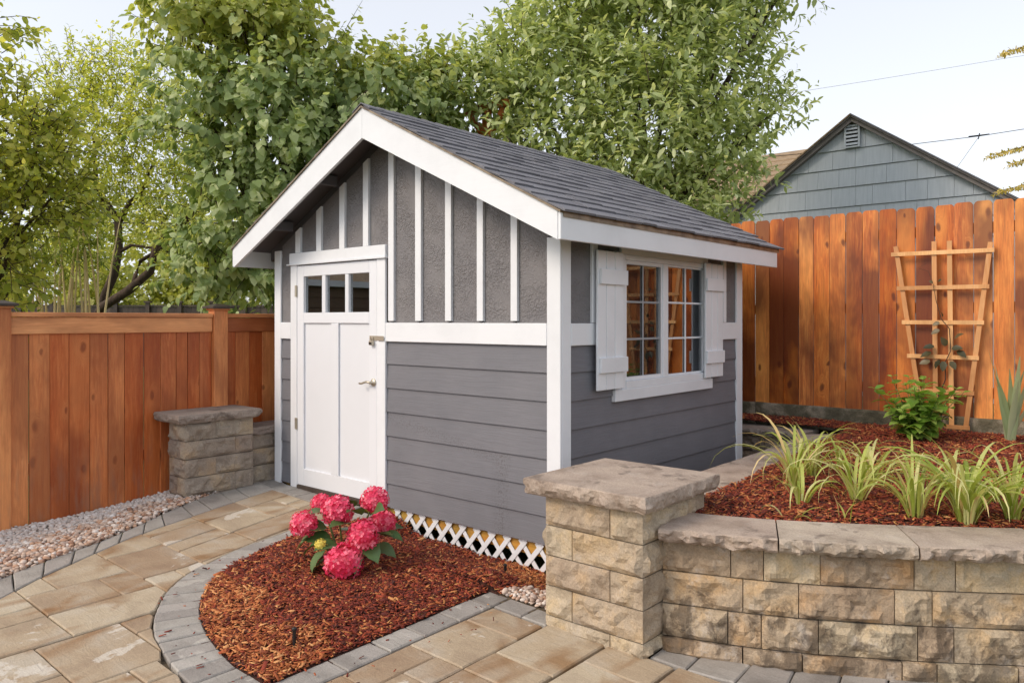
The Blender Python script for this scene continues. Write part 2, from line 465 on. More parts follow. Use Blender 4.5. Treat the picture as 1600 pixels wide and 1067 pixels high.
def boxvf(x0, x1, y0, y1, z0, z1, b=0.0):
    """box, its edges taken off by b"""
    if x0 > x1: x0, x1 = x1, x0
    if y0 > y1: y0, y1 = y1, y0
    if z0 > z1: z0, z1 = z1, z0
    if b <= 0:
        V = [(x, y, z) for x in (x0, x1) for y in (y0, y1) for z in (z0, z1)]
        return V, [(0, 1, 3, 2), (4, 6, 7, 5), (0, 4, 5, 1), (2, 3, 7, 6), (0, 2, 6, 4), (1, 5, 7, 3)]
    V, idx = [], {}
    for i, x in enumerate((x0, x1)):
        for j, y in enumerate((y0, y1)):
            for k, z in enumerate((z0, z1)):
                sx, sy, sz = (b if i == 0 else -b), (b if j == 0 else -b), (b if k == 0 else -b)
                for a in range(3):
                    idx[(i, j, k, a)] = len(V)
                    V.append((x + (0 if a == 0 else sx), y + (0 if a == 1 else sy), z + (0 if a == 2 else sz)))
    F = []
    for a in range(3):
        for s in (0, 1):
            ring = [(0, 0), (0, 1), (1, 1), (1, 0)]
            f = []
            for u, w in ring:
                t = [0, 0, 0]; t[a] = s; t[(a + 1) % 3] = u; t[(a + 2) % 3] = w
                f.append(idx[(t[0], t[1], t[2], a)])
            F.append(f[::-1] if s else f)
    for a in range(3):
        b1, b2 = (a + 1) % 3, (a + 2) % 3
        for u in (0, 1):
            for w in (0, 1):
                t0 = [0, 0, 0]; t0[b1] = u; t0[b2] = w
                t1 = list(t0); t1[a] = 1
                f = [idx[(*t0, b1)], idx[(*t1, b1)], idx[(*t1, b2)], idx[(*t0, b2)]]
                F.append(f if u != w else f[::-1])
    for i in (0, 1):
        for j in (0, 1):
            for k in (0, 1):
                f = [idx[(i, j, k, 0)], idx[(i, j, k, 1)], idx[(i, j, k, 2)]]
                F.append(f if (i + j + k) % 2 else f[::-1])
    return V, F

def bx(name, x0, x1, y0, y1, z0, z1, mat, parent=None, b=0.003):
    V, F = boxvf(x0, x1, y0, y1, z0, z1, b)
    return part(name, V, F, M[mat], parent)

def merge(*vfs):
    V, F = [], []
    for v, f in vfs:
        o = len(V)
        V += list(v)
        F += [tuple(i + o for i in q) for q in f]
    return V, F

def tubevf(pts, radii, n=8, cap=True):
    V, F = [], []
    pts = [Vector(p) for p in pts]
    ref = Vector((0.3, 0.2, 0.93))
    for i, p in enumerate(pts):
        d = (pts[min(i + 1, len(pts) - 1)] - pts[max(i - 1, 0)])
        d = d.normalized() if d.length > 1e-9 else Vector((0, 0, 1))
        a = d.cross(ref)
        if a.length < 0.05: a = d.cross(Vector((1, 0, 0)))
        a.normalize()
        b = d.cross(a)
        r = radii[i] if hasattr(radii, '__len__') else radii
        for k in range(n):
            t = 2 * math.pi * k / n
            V.append(p + a * (r * math.cos(t)) + b * (r * math.sin(t)))
    for i in range(len(pts) - 1):
        for k in range(n):
            k2 = (k + 1) % n
            F.append((i * n + k, (i + 1) * n + k, (i + 1) * n + k2, i * n + k2))
    if cap:
        F.append(tuple(range(n)))
        F.append(tuple(reversed(range((len(pts) - 1) * n, len(pts) * n))))
    return V, F

def prismvf(poly, z0, z1):
    """extrude a plan polygon (counter-clockwise) between two heights or height functions"""
    f0 = z0 if callable(z0) else (lambda x, y: z0)
    f1 = z1 if callable(z1) else (lambda x, y: z1)
    n = len(poly)
    V = [(x, y, f0(x, y)) for x, y in poly] + [(x, y, f1(x, y)) for x, y in poly]
    F = [tuple(reversed(range(n))), tuple(range(n, 2 * n))]
    F += [(i, (i + 1) % n, n + (i + 1) % n, n + i) for i in range(n)]
    return V, F

def sidepoly(pts, y0, y1):
    """extrude an (x,z) polygon between two y"""
    n = len(pts)
    V = [(x, y0, z) for x, z in pts] + [(x, y1, z) for x, z in pts]
    F = [tuple(range(n)), tuple(reversed(range(n, 2 * n)))]
    F += [(i, n + i, n + (i + 1) % n, (i + 1) % n) for i in range(n)]
    return V, F

def G(x, y):                     # the yard falls gently to the right and to the front
    return -0.02 - 0.03 * (x + 2.8) + 0.02 * y

def sstep(a, b, t):
    u = min(1, max(0, (t - a) / (b - a)))
    return u * u * (3 - 2 * u)

def inpoly(x, y, P):
    c = False
    j = len(P) - 1
    for i in range(len(P)):
        if (P[i][1] > y) != (P[j][1] > y) and x < (P[j][0] - P[i][0]) * (y - P[i][1]) / (P[j][1] - P[i][1]) + P[i][0]:
            c = not c
        j = i
    return c

# ================================================================== THE SETTING
# ground sheet reaching the horizon
def grid_sheet(name, xs, ys, zf, mat):
    V = [(x, y, zf(x, y)) for y in ys for x in xs]
    nx = len(xs)
    F = [(j * nx + i, j * nx + i + 1, (j + 1) * nx + i + 1, (j + 1) * nx + i) for j in range(len(ys) - 1) for i in range(nx - 1)]
    return mesh(name, V, F, M[mat], True)
gxs = [-900, -200, -60, -25, -12, -8, -5, -3.6, -2, -1, 0, 1, 2, 3, 5, 8, 15, 60, 200, 900]
def gz(x, y):
    z = -0.16
    if -3.6 <= x <= 3 and -8 <= y <= 3: z = -0.40
    if y > 3.4: z += 0.35 * sstep(3.4, 3.8, y)
    return z if abs(x) < 30 and abs(y) < 30 else -0.3
tag(link('ground', grid_sheet('ground', gxs, [-900, -200, -60, -20, -8, -5, -3, -2, -1, 0, 1, 2, 3, 3.4, 3.6, 3.8, 5, 8, 15, 60, 200, 900], gz, 'grass')), 'grassy ground of the gardens around the shed', None, None, 'structure')

# ---- paving -------------------------------------------------------
def lerp_table(T, y):
    if y <= T[0][0]: return T[0][1]
    for (a, va), (b, vb) in zip(T[:-1], T[1:]):
        if y <= b: return va + (vb - va) * (y - a) / (b - a)
    return T[-1][1]
OUT_O = [(-3.6, -1.2), (-3.0, -1.75), (-2.6, -2.05), (-2.3, -2.25), (-2.0, -2.38), (-1.7, -2.50), (-1.4, -2.66), (-1.06, -2.87), (-0.73, -3.04), (-0.4, -3.14), (-0.1, -3.22), (0.06, -3.25)]
OUT_I = [(-3.6, -0.85), (-3.0, -1.45), (-2.6, -1.78), (-2.43, -1.9), (-2.18, -2.08), (-1.84, -2.27), (-1.57, -2.41), (-1.36, -2.5), (-0.94, -2.63), (-0.7, -2.71), (-0.31, -2.82), (-0.02, -2.90)]
BED_IN = [(-1.60, -0.10), (-1.62, -0.45), (-1.64, -0.77), (-1.60, -0.95), (-1.52, -1.16), (-1.45, -1.33), (-1.36, -1.48), (-1.25, -1.60), (-1.11, -1.71), (-0.96, -1.80), (-0.80, -1.87), (-0.63, -1.92), (-0.45, -1.96), (-0.30, -1.985), (-0.17, -1.985)]
BED_OUT = [(-1.86, -0.10), (-1.84, -0.45), (-1.80, -0.72), (-1.74, -1.0), (-1.68, -1.22), (-1.60, -1.42), (-1.50, -1.62), (-1.34, -1.80), (-1.18, -1.92), (-1.03, -2.01), (-0.87, -2.08), (-0.72, -2.12), (-0.55, -2.16), (-0.38, -2.185), (-0.17, -2.20)]

def resample(P, n):
    P = [Vector((a, b)) for a, b in P]
    L = [0]
    for a, b in zip(P[:-1], P[1:]): L.append(L[-1] + (b - a).length)
    out = []
    for k in range(n):
        s = L[-1] * k / (n - 1)
        for i in range(len(P) - 1):
            if s <= L[i + 1] + 1e-9:
                t = (s - L[i]) / max(1e-9, L[i + 1] - L[i])
                # Catmull-Rom for a smooth run
                p0, p1, p2, p3 = P[max(i - 1, 0)], P[i], P[i + 1], P[min(i + 2, len(P) - 1)]
                out.append(0.5 * ((2 * p1) + (p2 - p0) * t + (2 * p0 - 5 * p1 + 4 * p2 - p3) * t * t + (3 * p1 - p0 - 3 * p2 + p3) * t ** 3))
                break
    return out

paving = tag(part('paved_path', *prismvf([(x + .02, y) for y, x in OUT_O[::-1]] + [(2.6, -6.0), (4.2, -4.0), (3.4, 0.85), (2.9, .6), (2.42, .22), (1.95, -.1), (1.6, -0.3), (1.0, -0.5), (0.5, -0.52), (-.06, -.54), (-.05, -1.99)] + [(a - .02, b - .02) for a, b in BED_IN[::-1]], lambda x, y: G(x, y) - 0.12, lambda x, y: G(x, y) - 0.028), M['sand']), 'paved garden path of tan slabs with grey border pavers', None, None, 'structure')

def inset(poly, d):
    n = len(poly)
    out = []
    for i in range(n):
        p, a, b = Vector(poly[i]), Vector(poly[i - 1]), Vector(poly[(i + 1) % n])
        e1, e2 = (p - a), (b - p)
        if e1.length < 1e-6 or e2.length < 1e-6:
            out.append(p); continue
        e1.normalize(); e2.normalize()
        n1, n2 = Vector((-e1.y, e1.x)), Vector((-e2.y, e2.x))
        k = n1 + n2
        k = k / max(0.35, k.dot(n1)) if k.length > 1e-6 else n1
        out.append(p + k * d)
    return out

def paver(poly, name, mat, gap=0.0035, lift=0.0):
    """one slab: outline worn a little, arrises taken off, resting on the sand"""
    poly = [Vector(p) for p in poly]
    area = sum(poly[i - 1].x * poly[i].y - poly[i].x * poly[i - 1].y for i in range(len(poly)))
    if abs(area) < 0.004: return
    if area < 0: poly.reverse()
    # wander the edges slightly
    fine = []
    for i in range(len(poly)):
        a, b = poly[i], poly[(i + 1) % len(poly)]
        L = (b - a).length
        k = max(1, int(L / 0.09))
        for j in range(k):
            fine.append(a.lerp(b, j / k))
    p1 = inset(fine, gap)
    p1 = [p + Vector((random.uniform(-1, 1), random.uniform(-1, 1))) * 0.0016 for p in p1]
    p2 = inset(p1, 0.006)
    n = len(p1)
    tx, ty, dz = random.uniform(-.006, .006), random.uniform(-.006, .006), random.uniform(-.0025, .0025) + lift
    c = sum(p1, Vector((0, 0))) / n
    def z(p, d): return G(p.x, p.y) + dz + tx * (p.x - c.x) + ty * (p.y - c.y) + d
    V = [(p.x, p.y, z(p, -0.05)) for p in p1] + [(p.x, p.y, z(p, -0.006)) for p in p1] + [(p.x, p.y, z(p, 0)) for p in p2]
    F = [tuple(range(2 * n, 3 * n))]
    for i in range(n):
        j = (i + 1) % n
        F += [(i, j, n + j, n + i), (n + i, n + j, 2 * n + j, 2 * n + i)]
    part(name, V, F, M[mat], paving)

BO = resample(BED_OUT, 60)
def bed_left(y):                 # outer edge of the bed's border, seen from the path
    if y < -2.195: return 9.0
    best = 9.0
    for a, b in zip(BO[:-1], BO[1:]):
        if (a.y - y) * (b.y - y) <= 0 and abs(a.y - b.y) > 1e-9:
            best = min(best, a.x + (b.x - a.x) * (y - a.y) / (b.y - a.y))
    return best if best < 9 else -1.87
def warp(y): return -0.26 * max(0.0, y + 1.55)
LEFT = [(-1.48, -1.14, -2.34, -1.79), (-1.48, -1.14, -2.75, -2.34), (-1.65, -1.48, -2.62, -2.34), (-2.2, -1.65, -2.70, -2.34), (-1.82, -1.65, -2.36, -2.34),
        (-1.82, -1.48, -2.34, -1.97), (-1.82, -1.48, -1.97, -1.79), (-2.35, -1.82, -2.34, -2.175), (-2.35, -1.82, -2.175, -1.80), (-2.13, -1.64, -1.80, -1.44),
        (-1.64, -1.2, -1.79, -1.61), (-1.64, -1.3, -1.61, -1.44), (-2.6, -2.13, -1.80, -1.44), (-1.91, -1.62, -1.44, -1.0), (-1.62, -1.45, -1.44, -0.72),
        (-1.91, -1.62, -1.0, -0.52), (-2.08, -1.91, -1.44, -1.03), (-2.32, -2.08, -1.44, -1.03), (-2.75, -2.32, -1.44, -1.03), (-2.27, -1.91, -1.03, -0.61), (-2.75, -2.27, -1.03, -0.61),
        (-2.27, -1.91, -0.61, -0.37), (-2.75, -2.27, -0.61, -0.2), (-1.91, -1.5, -0.52, -0.2), (-2.27, -2.08, -0.37, -0.2), (-2.08, -1.91, -0.37, -0.2), (-1.62, -1.4, -0.72, -0.52),
        (-1.13, -0.60, -2.51, -2.13), (-1.13, -0.95, -2.13, -1.79), (-0.95, -0.60, -2.13, -1.9), (-1.13, -0.78, -2.90, -2.51), (-0.78, -0.42, -2.90, -2.51), (-0.60, -0.25, -2.51, -2.31),
        (-0.60, -0.43, -2.31, -2.1), (-0.43, -0.25, -2.31, -2.1), (-1.48, -1.13, -3.1, -2.75), (-1.13, -0.6, -3.3, -2.9), (-1.9, -1.48, -3.0, -2.62), (-0.6, -0.25, -3.3, -2.9), (-0.42, -0.25, -2.9, -2.51)]
for x0, x1, y0, y1 in LEFT:
    L_, R_ = [], []
    n = max(2, int((y1 - y0) / 0.035))
    for i in range(n + 1):
        y = y0 + (y1 - y0) * i / n
        a = max(x0 + warp(y), lerp_table(OUT_I, y))
        b = min(x1 + warp(y), bed_left(y))
        if b - a > 0.012:
            L_.append((a, y)); R_.append((b, y))
    if len(L_) > 1:
        # drop the points on straight runs
        def thin(Q):
            K = [Q[0]]
            for k in range(1, len(Q) - 1):
                u, v, w = Vector(K[-1]), Vector(Q[k]), Vector(Q[k + 1])
                if abs((v - u).cross(w - v)) > 2e-5: K.append(Q[k])
            return K + [Q[-1]]
        paver(thin(R_) + thin(L_)[::-1], 'paving_slab', 'slab')
RIGHT = [(.12, .46, -.95, -.745), (.12, .47, -1.33, -.95), (.12, .30, -1.72, -1.33), (.30, .47, -1.53, -1.33), (.30, .47, -1.9, -1.53), (.12, .30, -2.1, -1.72), (.47, .81, -1.12, -.70),
         (.47, .81, -1.33, -1.12), (.47, .65, -1.7, -1.33), (.65, .81, -1.7, -1.33), (.82, 1.16, -.92, -.69), (.82, 1.16, -1.3, -.92), (1.17, 1.5, -.88, -.67), (1.17, 1.5, -1.25, -.88), (1.5, 1.85, -1.05, -.62), (1.5, 1.85, -1.4, -1.05),
         (.12, .47, -2.45, -2.1), (.47, .81, -2.1, -1.7), (.82, 1.16, -1.7, -1.3), (1.17, 1.5, -1.6, -1.25), (.30, .47, -2.1, -1.9), (-.25, .12, -2.9, -2.45), (-.25, .12, -2.45, -2.2), (.12, .47, -2.9, -2.45), (1.85, 2.2, -1.0, -.45), (.47, .81, -2.5, -2.1), (.81, 1.16, -2.1, -1.7), (2.2, 2.6, -.8, -.2)]
for x0, x1, y0, y1 in RIGHT:
    paver([(x0, y0), (x1, y0), (x1, y1), (x0, y1)], 'paving_slab', 'slab')
# grey border pavers: outer edge, bed edge, straight run, threshold, foot of the wall
def strip(A, B, joints, mat='border', gap=0.003):
    n = 160
    a, b = resample(A, n), resample(B, n)
    for s, e in zip(joints[:-1], joints[1:]):
        i, j = int(round(s * (n - 1))), int(round(e * (n - 1)))
        if j <= i: continue
        step = max(1, (j - i) // 3)
        ks = list(range(i, j, step)) + [j]
        paver([a[k] for k in ks] + [b[k] for k in reversed(ks)], 'border_paver', mat, gap, 0.002)
def cuts(n, jit=0.25):
    c = [0]
    for k in range(1, n): c.append((k + random.uniform(-jit, jit)) / n)
    return c + [1]
strip([(x, y) for y, x in OUT_O], [(x, y) for y, x in OUT_I], cuts(20, .1))
c1 = [0, .045, .1, .17, .23, .30, .36, .41]
c1 += [0.41 + 0.59 * k / 15 for k in range(1, 16)]
strip(BED_IN, BED_OUT, c1)
y = -0.60
for L in (.16, .23, .235, .215, .24, .33, .22, .2):
    paver([(-0.035, y - L), (0.115, y - L), (0.115, y), (-0.035, y)], 'border_paver', 'border', 0.003, 0.002)
    y -= L
paver([(-0.17, -2.2), (-.035, -2.2), (-0.035, -1.985), (-0.17, -1.985)], 'border_paver', 'border', 0.003, 0.002)
paver([(0.12, -.74), (.31, -.74), (.31, -.60), (.12, -.60)], 'border_paver', 'border', 0.003, 0.002)
paver([(0.31, -.74), (.47, -.74), (.47, -.60), (.31, -.60)], 'border_paver', 'border', 0.003, 0.002)
x = -2.92
for L in (.2, .19, .22, .2, .21):
    paver([(x, -.2), (x + L, -.2), (x + L, -.015), (x, -.015)], 'border_paver', 'border', 0.003, 0.002)
    x += L
WALL = [(1.03, -.57), (1.37, -.45), (1.61, -.34), (1.95, -.14), (2.40, .17), (2.90, .55)]
fo = [(a + .03, b - .135) for a, b in WALL]
strip(WALL, [(1.03, -.685), (1.34, -.665), (1.62, -.57), (2.0, -.36), (2.45, -.05), (2.95, .33)], cuts(11, 0.1))

# ---- the small front bed ------------------------------------------
BED = [(-1.60, -0.03)] + BED_IN[1:] + [(-0.035, -1.985), (-0.035, -.60), (0.47, -.60), (0.47, 0.02), (0.0, 0.02)]
BIN_PTS = resample(BED_IN, 44)
def bed_h(x, y):
    z = G(x, y) + 0.005
    d = 0.0
    if inpoly(x, y, BED):
        d = min(1.0, 3.2 * min(math.sqrt(min((x - q.x) ** 2 + (y - q.y) ** 2 for q in BIN_PTS)), (-0.035 - x) if y < -.6 else 1))
    if x > -.12: d *= 1 - sstep(-.12, .08, x)
    z += 0.035 * d
    z -= 0.13 * sstep(-0.55, -0.05, y) * sstep(-1.55, -1.2, x)
    return z + 0.014 * min(1, d * 2) * mnoise.noise(Vector((x * 4, y * 4, 0)))
def sheet_in(name, poly, hf, step, mat, parent=None):
    xs = [p[0] for p in poly]; ys = [p[1] for p in poly]
    nx = int((max(xs) - min(xs)) / step) + 2; ny = int((max(ys) - min(ys)) / step) + 2
    V, idx, F = [], {}, []
    x0, y0 = min(xs) - step / 2, min(ys) - step / 2
    for j in range(ny + 1):
        for i in range(nx + 1):
            x, y = x0 + i * step, y0 + j * step
            if inpoly(x, y, poly):
                idx[(i, j)] = len(V); V.append((x, y, hf(x, y)))
    for (i, j) in idx:
        q = [(i, j), (i + 1, j), (i + 1, j + 1), (i, j + 1)]
        if all(k in idx for k in q): F.append([idx[k] for k in q])
    return part(name, V, F, M[mat], parent, True)
def soup(name, V, F, var, mat, parent=None, kind='stuff', smooth=False):
    """many little pieces as one mesh, with a per-face random value"""
    me = bpy.data.meshes.new(name)
    V = np.asarray(V, dtype=np.float32); F = np.asarray(F, dtype=np.int32)
    k = F.shape[1]
    base = aloc(parent) if parent else Vector((0, 0, 0))
    V = V - np.array(base, dtype=np.float32)
    me.vertices.add(len(V)); me.vertices.foreach_set('co', V.ravel())
    me.loops.add(F.size); me.loops.foreach_set('vertex_index', F.ravel())
    me.polygons.add(len(F))
    me.polygons.foreach_set('loop_start', np.arange(0, F.size, k, dtype=np.int32))
    me.polygons.foreach_set('loop_total', np.full(len(F), k, dtype=np.int32))
    if smooth: me.polygons.foreach_set('use_smooth', np.ones(len(F), dtype=bool))
    me.materials.append(M[mat])
    at = me.attributes.new('var', 'FLOAT', 'FACE')
    at.data.foreach_set('value', np.asarray(var, dtype=np.float32))
    me.update(calc_edges=True)
    o = link(name, me, parent)
    if kind: o['kind'] = kind
    return o
def frames(yaw, pitch, roll):
    cy, sy, cp, sp, cr, sr = np.cos(yaw), np.sin(yaw), np.cos(pitch), np.sin(pitch), np.cos(roll), np.sin(roll)
    Rm = np.empty((len(yaw), 3, 3))
    Rm[:, 0] = np.stack([cy * cr - sy * sp * sr, -sy * cp, cy * sr + sy * sp * cr], 1)
    Rm[:, 1] = np.stack([sy * cr + cy * sp * sr, cy * cp, sy * sr - cy * sp * cr], 1)
    Rm[:, 2] = np.stack([-cp * sr, sp, cp * cr], 1)
    return Rm
CUBE = np.array([(x, y, z) for x in (-.5, .5) for y in (-.5, .5) for z in (-.5, .5)])
CUBEF = np.array([(0, 1, 3, 2), (4, 6, 7, 5), (0, 4, 5, 1), (2, 3, 7, 6), (1, 5, 7, 3)])
def chips(name, poly, hf, n, mat, parent, keep=None, size=(0.008, 0.045)):
    xs = [p[0] for p in poly]; ys = [p[1] for p in poly]
    P = []
    while len(P) < n:
        x, y = random.uniform(min(xs), max(xs)), random.uniform(min(ys), max(ys))
        if inpoly(x, y, poly) and (keep is None or keep(x, y)):
            P.append((x, y, hf(x, y) + random.uniform(-0.001, 0.012)))
    P = np.array(P)
    N = len(P)
    L = rng.uniform(size[0], size[1], N) * rng.uniform(0.5, 1.25, N) * np.where(rng.uniform(0, 1, N) < .03, 1.9, 1.0)
    S = np.stack([L, L * rng.uniform(.08, .32, N) + .0015, rng.uniform(0.001, 0.004, N)], 1)
    Rm = frames(rng.uniform(0, 6.28, N), rng.normal(0, .3, N), rng.normal(0, .28, N))
    V = np.einsum('nij,nkj->nki', Rm, CUBE[None] * S[:, None]) + P[:, None]
    F = (CUBEF[None] + 8 * np.arange(N)[:, None, None]).reshape(-1, 4)
    return soup(name, V.reshape(-1, 3), F, np.repeat(rng.uniform(0, 1, N), 5), mat, parent)
bed = tag(sheet_in('mulch_bed', [(-1.68, 0.02)] + [(a - .06, b - .05) for a, b in BED_IN] + [(.03, -2.03), (.03, -.66), (.5, -.66), (.5, .05)], lambda x, y: bed_h(x, y) - 0.008, 0.04, 'soil'), 'small curved bed of red bark mulch before the shed', None, None, 'structure')
fresh = lambda x, y: (y + 0.25 * mnoise.noise(Vector((x * 3, y * 3, 1)))) < -1.62 or (x > -0.42 and y > -0.36 + 0.1 * mnoise.noise(Vector((x * 5, y * 5, 1))) and x < .05)
chips('bark_chips', BED, bed_h, 32000, 'chip', bed, lambda x, y: not (x > .08 and y < -.25) and (not fresh(x, y) or random.random() < .35))
chips('fresh_bark_chips', BED, lambda x, y: bed_h(x, y) + .003, 5200, 'chip_fresh', bed, lambda x, y: fresh(x, y) or random.random() < .035)

spill = [(x0, y0) for x0, y0 in BED_OUT] + [(.3, -2.1), (.3, -.75), (-.05, -.7), (-.05, -1.9)] + BED_IN[::-1]
chips('spilled_chips', spill, lambda x, y: G(x, y) + .0035, 90, 'chip', paving, None, (.006, .03))
# ---- pebbles ------------------------------------------------------
import bmesh
def ico(sub):
    b = bmesh.new(); bmesh.ops.create_icosphere(b, subdivisions=sub, radius=1.0)
    V = np.array([v.co[:] for v in b.verts]); F = np.array([[v.index for v in f.verts] for f in b.faces]); b.free()
    return V, F
ICOV, ICOF = ico(2)
def pebbles(items, poly, hf, n, parent, smin=.010, smax=.021, layers=2):
    """items: (object name, material, test(x, y)); stones are laid once, then sorted into the first kind whose test holds"""
    xs = [p[0] for p in poly]; ys = [p[1] for p in poly]
    P, S, K, cells = [], [], [], {}
    for _ in range(n):
        x, y = random.uniform(min(xs), max(xs)), random.uniform(min(ys), max(ys))
        if not inpoly(x, y, poly): continue
        r = random.uniform(smin, smax) * (0.72 if random.random() < .35 else 1)
        k = (int(math.floor(x / .06)), int(math.floor(y / .06)))
        for l in range(layers):
            ok = all((a - x) ** 2 + (b - y) ** 2 >= (0.78 * (s_ + r)) ** 2 for i in (-1, 0, 1) for j in (-1, 0, 1) for (a, b, s_) in cells.get((l, k[0] + i, k[1] + j), ()))
            if ok: break
        if not ok: continue
        cells.setdefault((l, *k), []).append((x, y, r))
        P.append((x, y, hf(x, y) + r * 0.45 + l * 0.012)); S.append(r)
        K.append(next(i for i, it in enumerate(items) if it[2](x, y)))
    P, S, K = np.array(P), np.array(S), np.array(K)
    for i, (name, mat, _t) in enumerate(items):
        Pi, Si = P[K == i], S[K == i]; N = len(Pi)
        sc = np.stack([Si * rng.uniform(.95, 1.35, N), Si * rng.uniform(.75, 1.05, N), Si * rng.uniform(.5, .8, N)], 1)
        Rm = frames(rng.uniform(0, 6.28, N), rng.normal(0, .25, N), rng.normal(0, .25, N))
        wob = 1 + 0.10 * np.sin(ICOV[None, :, 0] * rng.uniform(1, 3, (N, 1)) + rng.uniform(0, 6, (N, 1))) + 0.08 * np.sin(ICOV[None, :, 1] * 2.5 + rng.uniform(0, 6, (N, 1)))
        V = np.einsum('nij,nkj->nki', Rm, ICOV[None] * wob[..., None] * sc[:, None]) + Pi[:, None]
        F = (ICOF[None] + len(ICOV) * np.arange(N)[:, None, None]).reshape(-1, 3)
        soup(name, V.reshape(-1, 3), F, np.repeat(rng.uniform(0, 1, N), len(ICOF)), mat, parent, smooth=True)
def peb_h(x, y):
    ox = lerp_table(OUT_O, y)
    return G(x, y) - 0.006 - 0.075 * sstep(0.12, 0.95, ox - x)
outline_l = [(x, y) for y, x in OUT_O]
PEBPOLY = [(-3.49, -3.3), (-1.5, -3.3)] + outline_l[1:] + [(-3.20, 0.06), (-3.49, 0.06)]
PEBPOLY = [(-3.49, -3.3)] + [(a + .05, b) for a, b in outline_l[1:]] + [(-3.49, 0.08)]
gravel = tag(sheet_in('gravel_strip', PEBPOLY, lambda x, y: peb_h(x, y) - 0.006, 0.06, 'sand'), 'strip of river pebbles between the path and the left fence', None, None, 'structure')
# pale stones lie along the fence, tan ones along the path
def nearf(x, y): return (lerp_table(OUT_O, y) - x) / max(0.05, lerp_table(OUT_O, y) + 3.5)
is_pale = lambda x, y: nearf(x, y) + .16 * mnoise.noise(Vector((x * 4, y * 4, 7))) + random.uniform(-.13, .13) > .52 - .5 * sstep(-1.1, -.6, y)
pebbles([('pale_pebbles', 'pebble_white', is_pale), ('tan_pebbles', 'pebble', lambda x, y: True)], [(-3.49, -2.75)] + [q for q in outline_l if q[1] > -2.75] + [(-3.49, 0.08)], peb_h, 30000, gravel)
gp = tag(sheet_in('gravel_corner', [(-.02, -.70), (.54, -.70), (.54, -.16), (.16, -.18)], lambda x, y: bed_h(x, y) - .006, 0.04, 'sand'), 'small patch of pebbles between the mulch and the stone pillar', None, None, 'structure')
pebbles([('corner_pebbles', 'pebble', lambda x, y: True)], [(.04, -.595), (.465, -.595), (.465, -.2), (.22, -.26), (.1, -.42)], bed_h, 4500, gp)

# ---- raised bed ----------------------------------------------------
def rb_h(x, y):
    z = 0.405 + 0.05 * sstep(0.2, 3.2, y) + 0.02 * sstep(-.1, .5, y - x * .6 + 1.1)
    return z + 0.012 * mnoise.noise(Vector((x * 3, y * 3, 4)))
def in_off(P, d):
    out = []
    for i, (a, b) in enumerate(P):
        p, q = Vector(P[max(i - 1, 0)]), Vector(P[min(i + 1, len(P) - 1)])
        t = (q - p).normalized()
        out.append((a - t.y * d, b + t.x * d))
    return out
RB = [(0.9, -.1)] + in_off(WALL, .27) + [(4.2, 1.3), (4.2, 3.42), (-.5, 3.42), (-.5, 3.0), (.78, 2.98), (.8, 2.4), (.84, 1.2), (.9, .3)]
rbed = tag(sheet_in('raised_mulch_bed', [(a, b) for a, b in RB], lambda x, y: rb_h(x, y) - .008, 0.06, 'soil'), 'raised bed of dark red bark mulch behind the stone wall', None, None, 'structure')
vis = lambda x, y: x < 2.6 and y < 3.42
chips('bark_chips', RB, rb_h, 38000, 'chip', rbed, vis)
chips('fresh_bark_chips', RB, lambda x, y: rb_h(x, y) + .003, 2200, 'chip_fresh', rbed, vis)

# ================================================================== STONEWORK
def rockbox(name, O, ux, uy, W, D, z0, z1, rough, mat, parent, amp=0.016, cell=0.022):
    """split-faced block; O is the front-left foot, ux along the face, uy into the wall. rough: letters of rough faces f,b,l,r"""
    g = 0.0026
    O = Vector((O[0], O[1])); ux = Vector(ux); uy = Vector(uy)
    O = O + ux * g + uy * (g if 'f' not in rough else 0)
    W -= 2 * g
    zA, zB = z0 + g, z1 - g
    seed = Vector((random.uniform(-50, 50), random.uniform(-50, 50), random.uniform(-50, 50)))
    V, F = [], []
    def P3(a, b, z): q = O + ux * a + uy * b; return Vector((q.x, q.y, z))
    def face(p00, du, dv, L, H, nrm, isrough):
        if not isrough:
            o = len(V)
            V.extend([p00, p00 + du * L, p00 + du * L + dv * H, p00 + dv * H]); F.append((o, o + 1, o + 2, o + 3)); return
        nu, nv = max(3, int(L / cell)), max(3, int(H / cell))
        o = len(V)
        for j in range(nv + 1):
            for i in range(nu + 1):
                u, v = L * i / nu, H * j / nv
                d = min(u, L - u, v, H - v)
                q = p00 + du * u + dv * v
                fall = min(1.0, d / 0.018)
                h = 0.45 + 1.5 * mnoise.noise((q + seed) * 6.0) + 1.1 * mnoise.fractal((q + seed) * 16.0, 1.0, 2.2, 3)
                V.append(q + nrm * (amp * 1.6 * fall * max(-.2, h)))
        for j in range(nv):
            for i in range(nu):
                a = o + j * (nu + 1) + i
                if (i + j) % 2:
                    F.append((a, a + 1, a + nu + 2)); F.append((a, a + nu + 2, a + nu + 1))
                else:
                    F.append((a, a + 1, a + nu + 1)); F.append((a + 1, a + nu + 2, a + nu + 1))
    H = zB - zA
    X3, Y3, Z3 = Vector((ux.x, ux.y, 0)), Vector((uy.x, uy.y, 0)), Vector((0, 0, 1))
    face(P3(0, 0, zA), X3, Z3, W, H, -Y3, 'f' in rough)
    face(P3(W, D, zA), -X3, Z3, W, H, Y3, 'b' in rough)
    face(P3(0, D, zA), -Y3, Z3, D, H, -X3, 'l' in rough)
    face(P3(W, 0, zA), Y3, Z3, D, H, X3, 'r' in rough)
    o = len(V)
    V.extend([P3(0, 0, zB), P3(W, 0, zB), P3(W, D, zB), P3(0, D, zB)]); F.append((o, o + 1, o + 2, o + 3))
    return part(name, V, F, M[mat], parent)

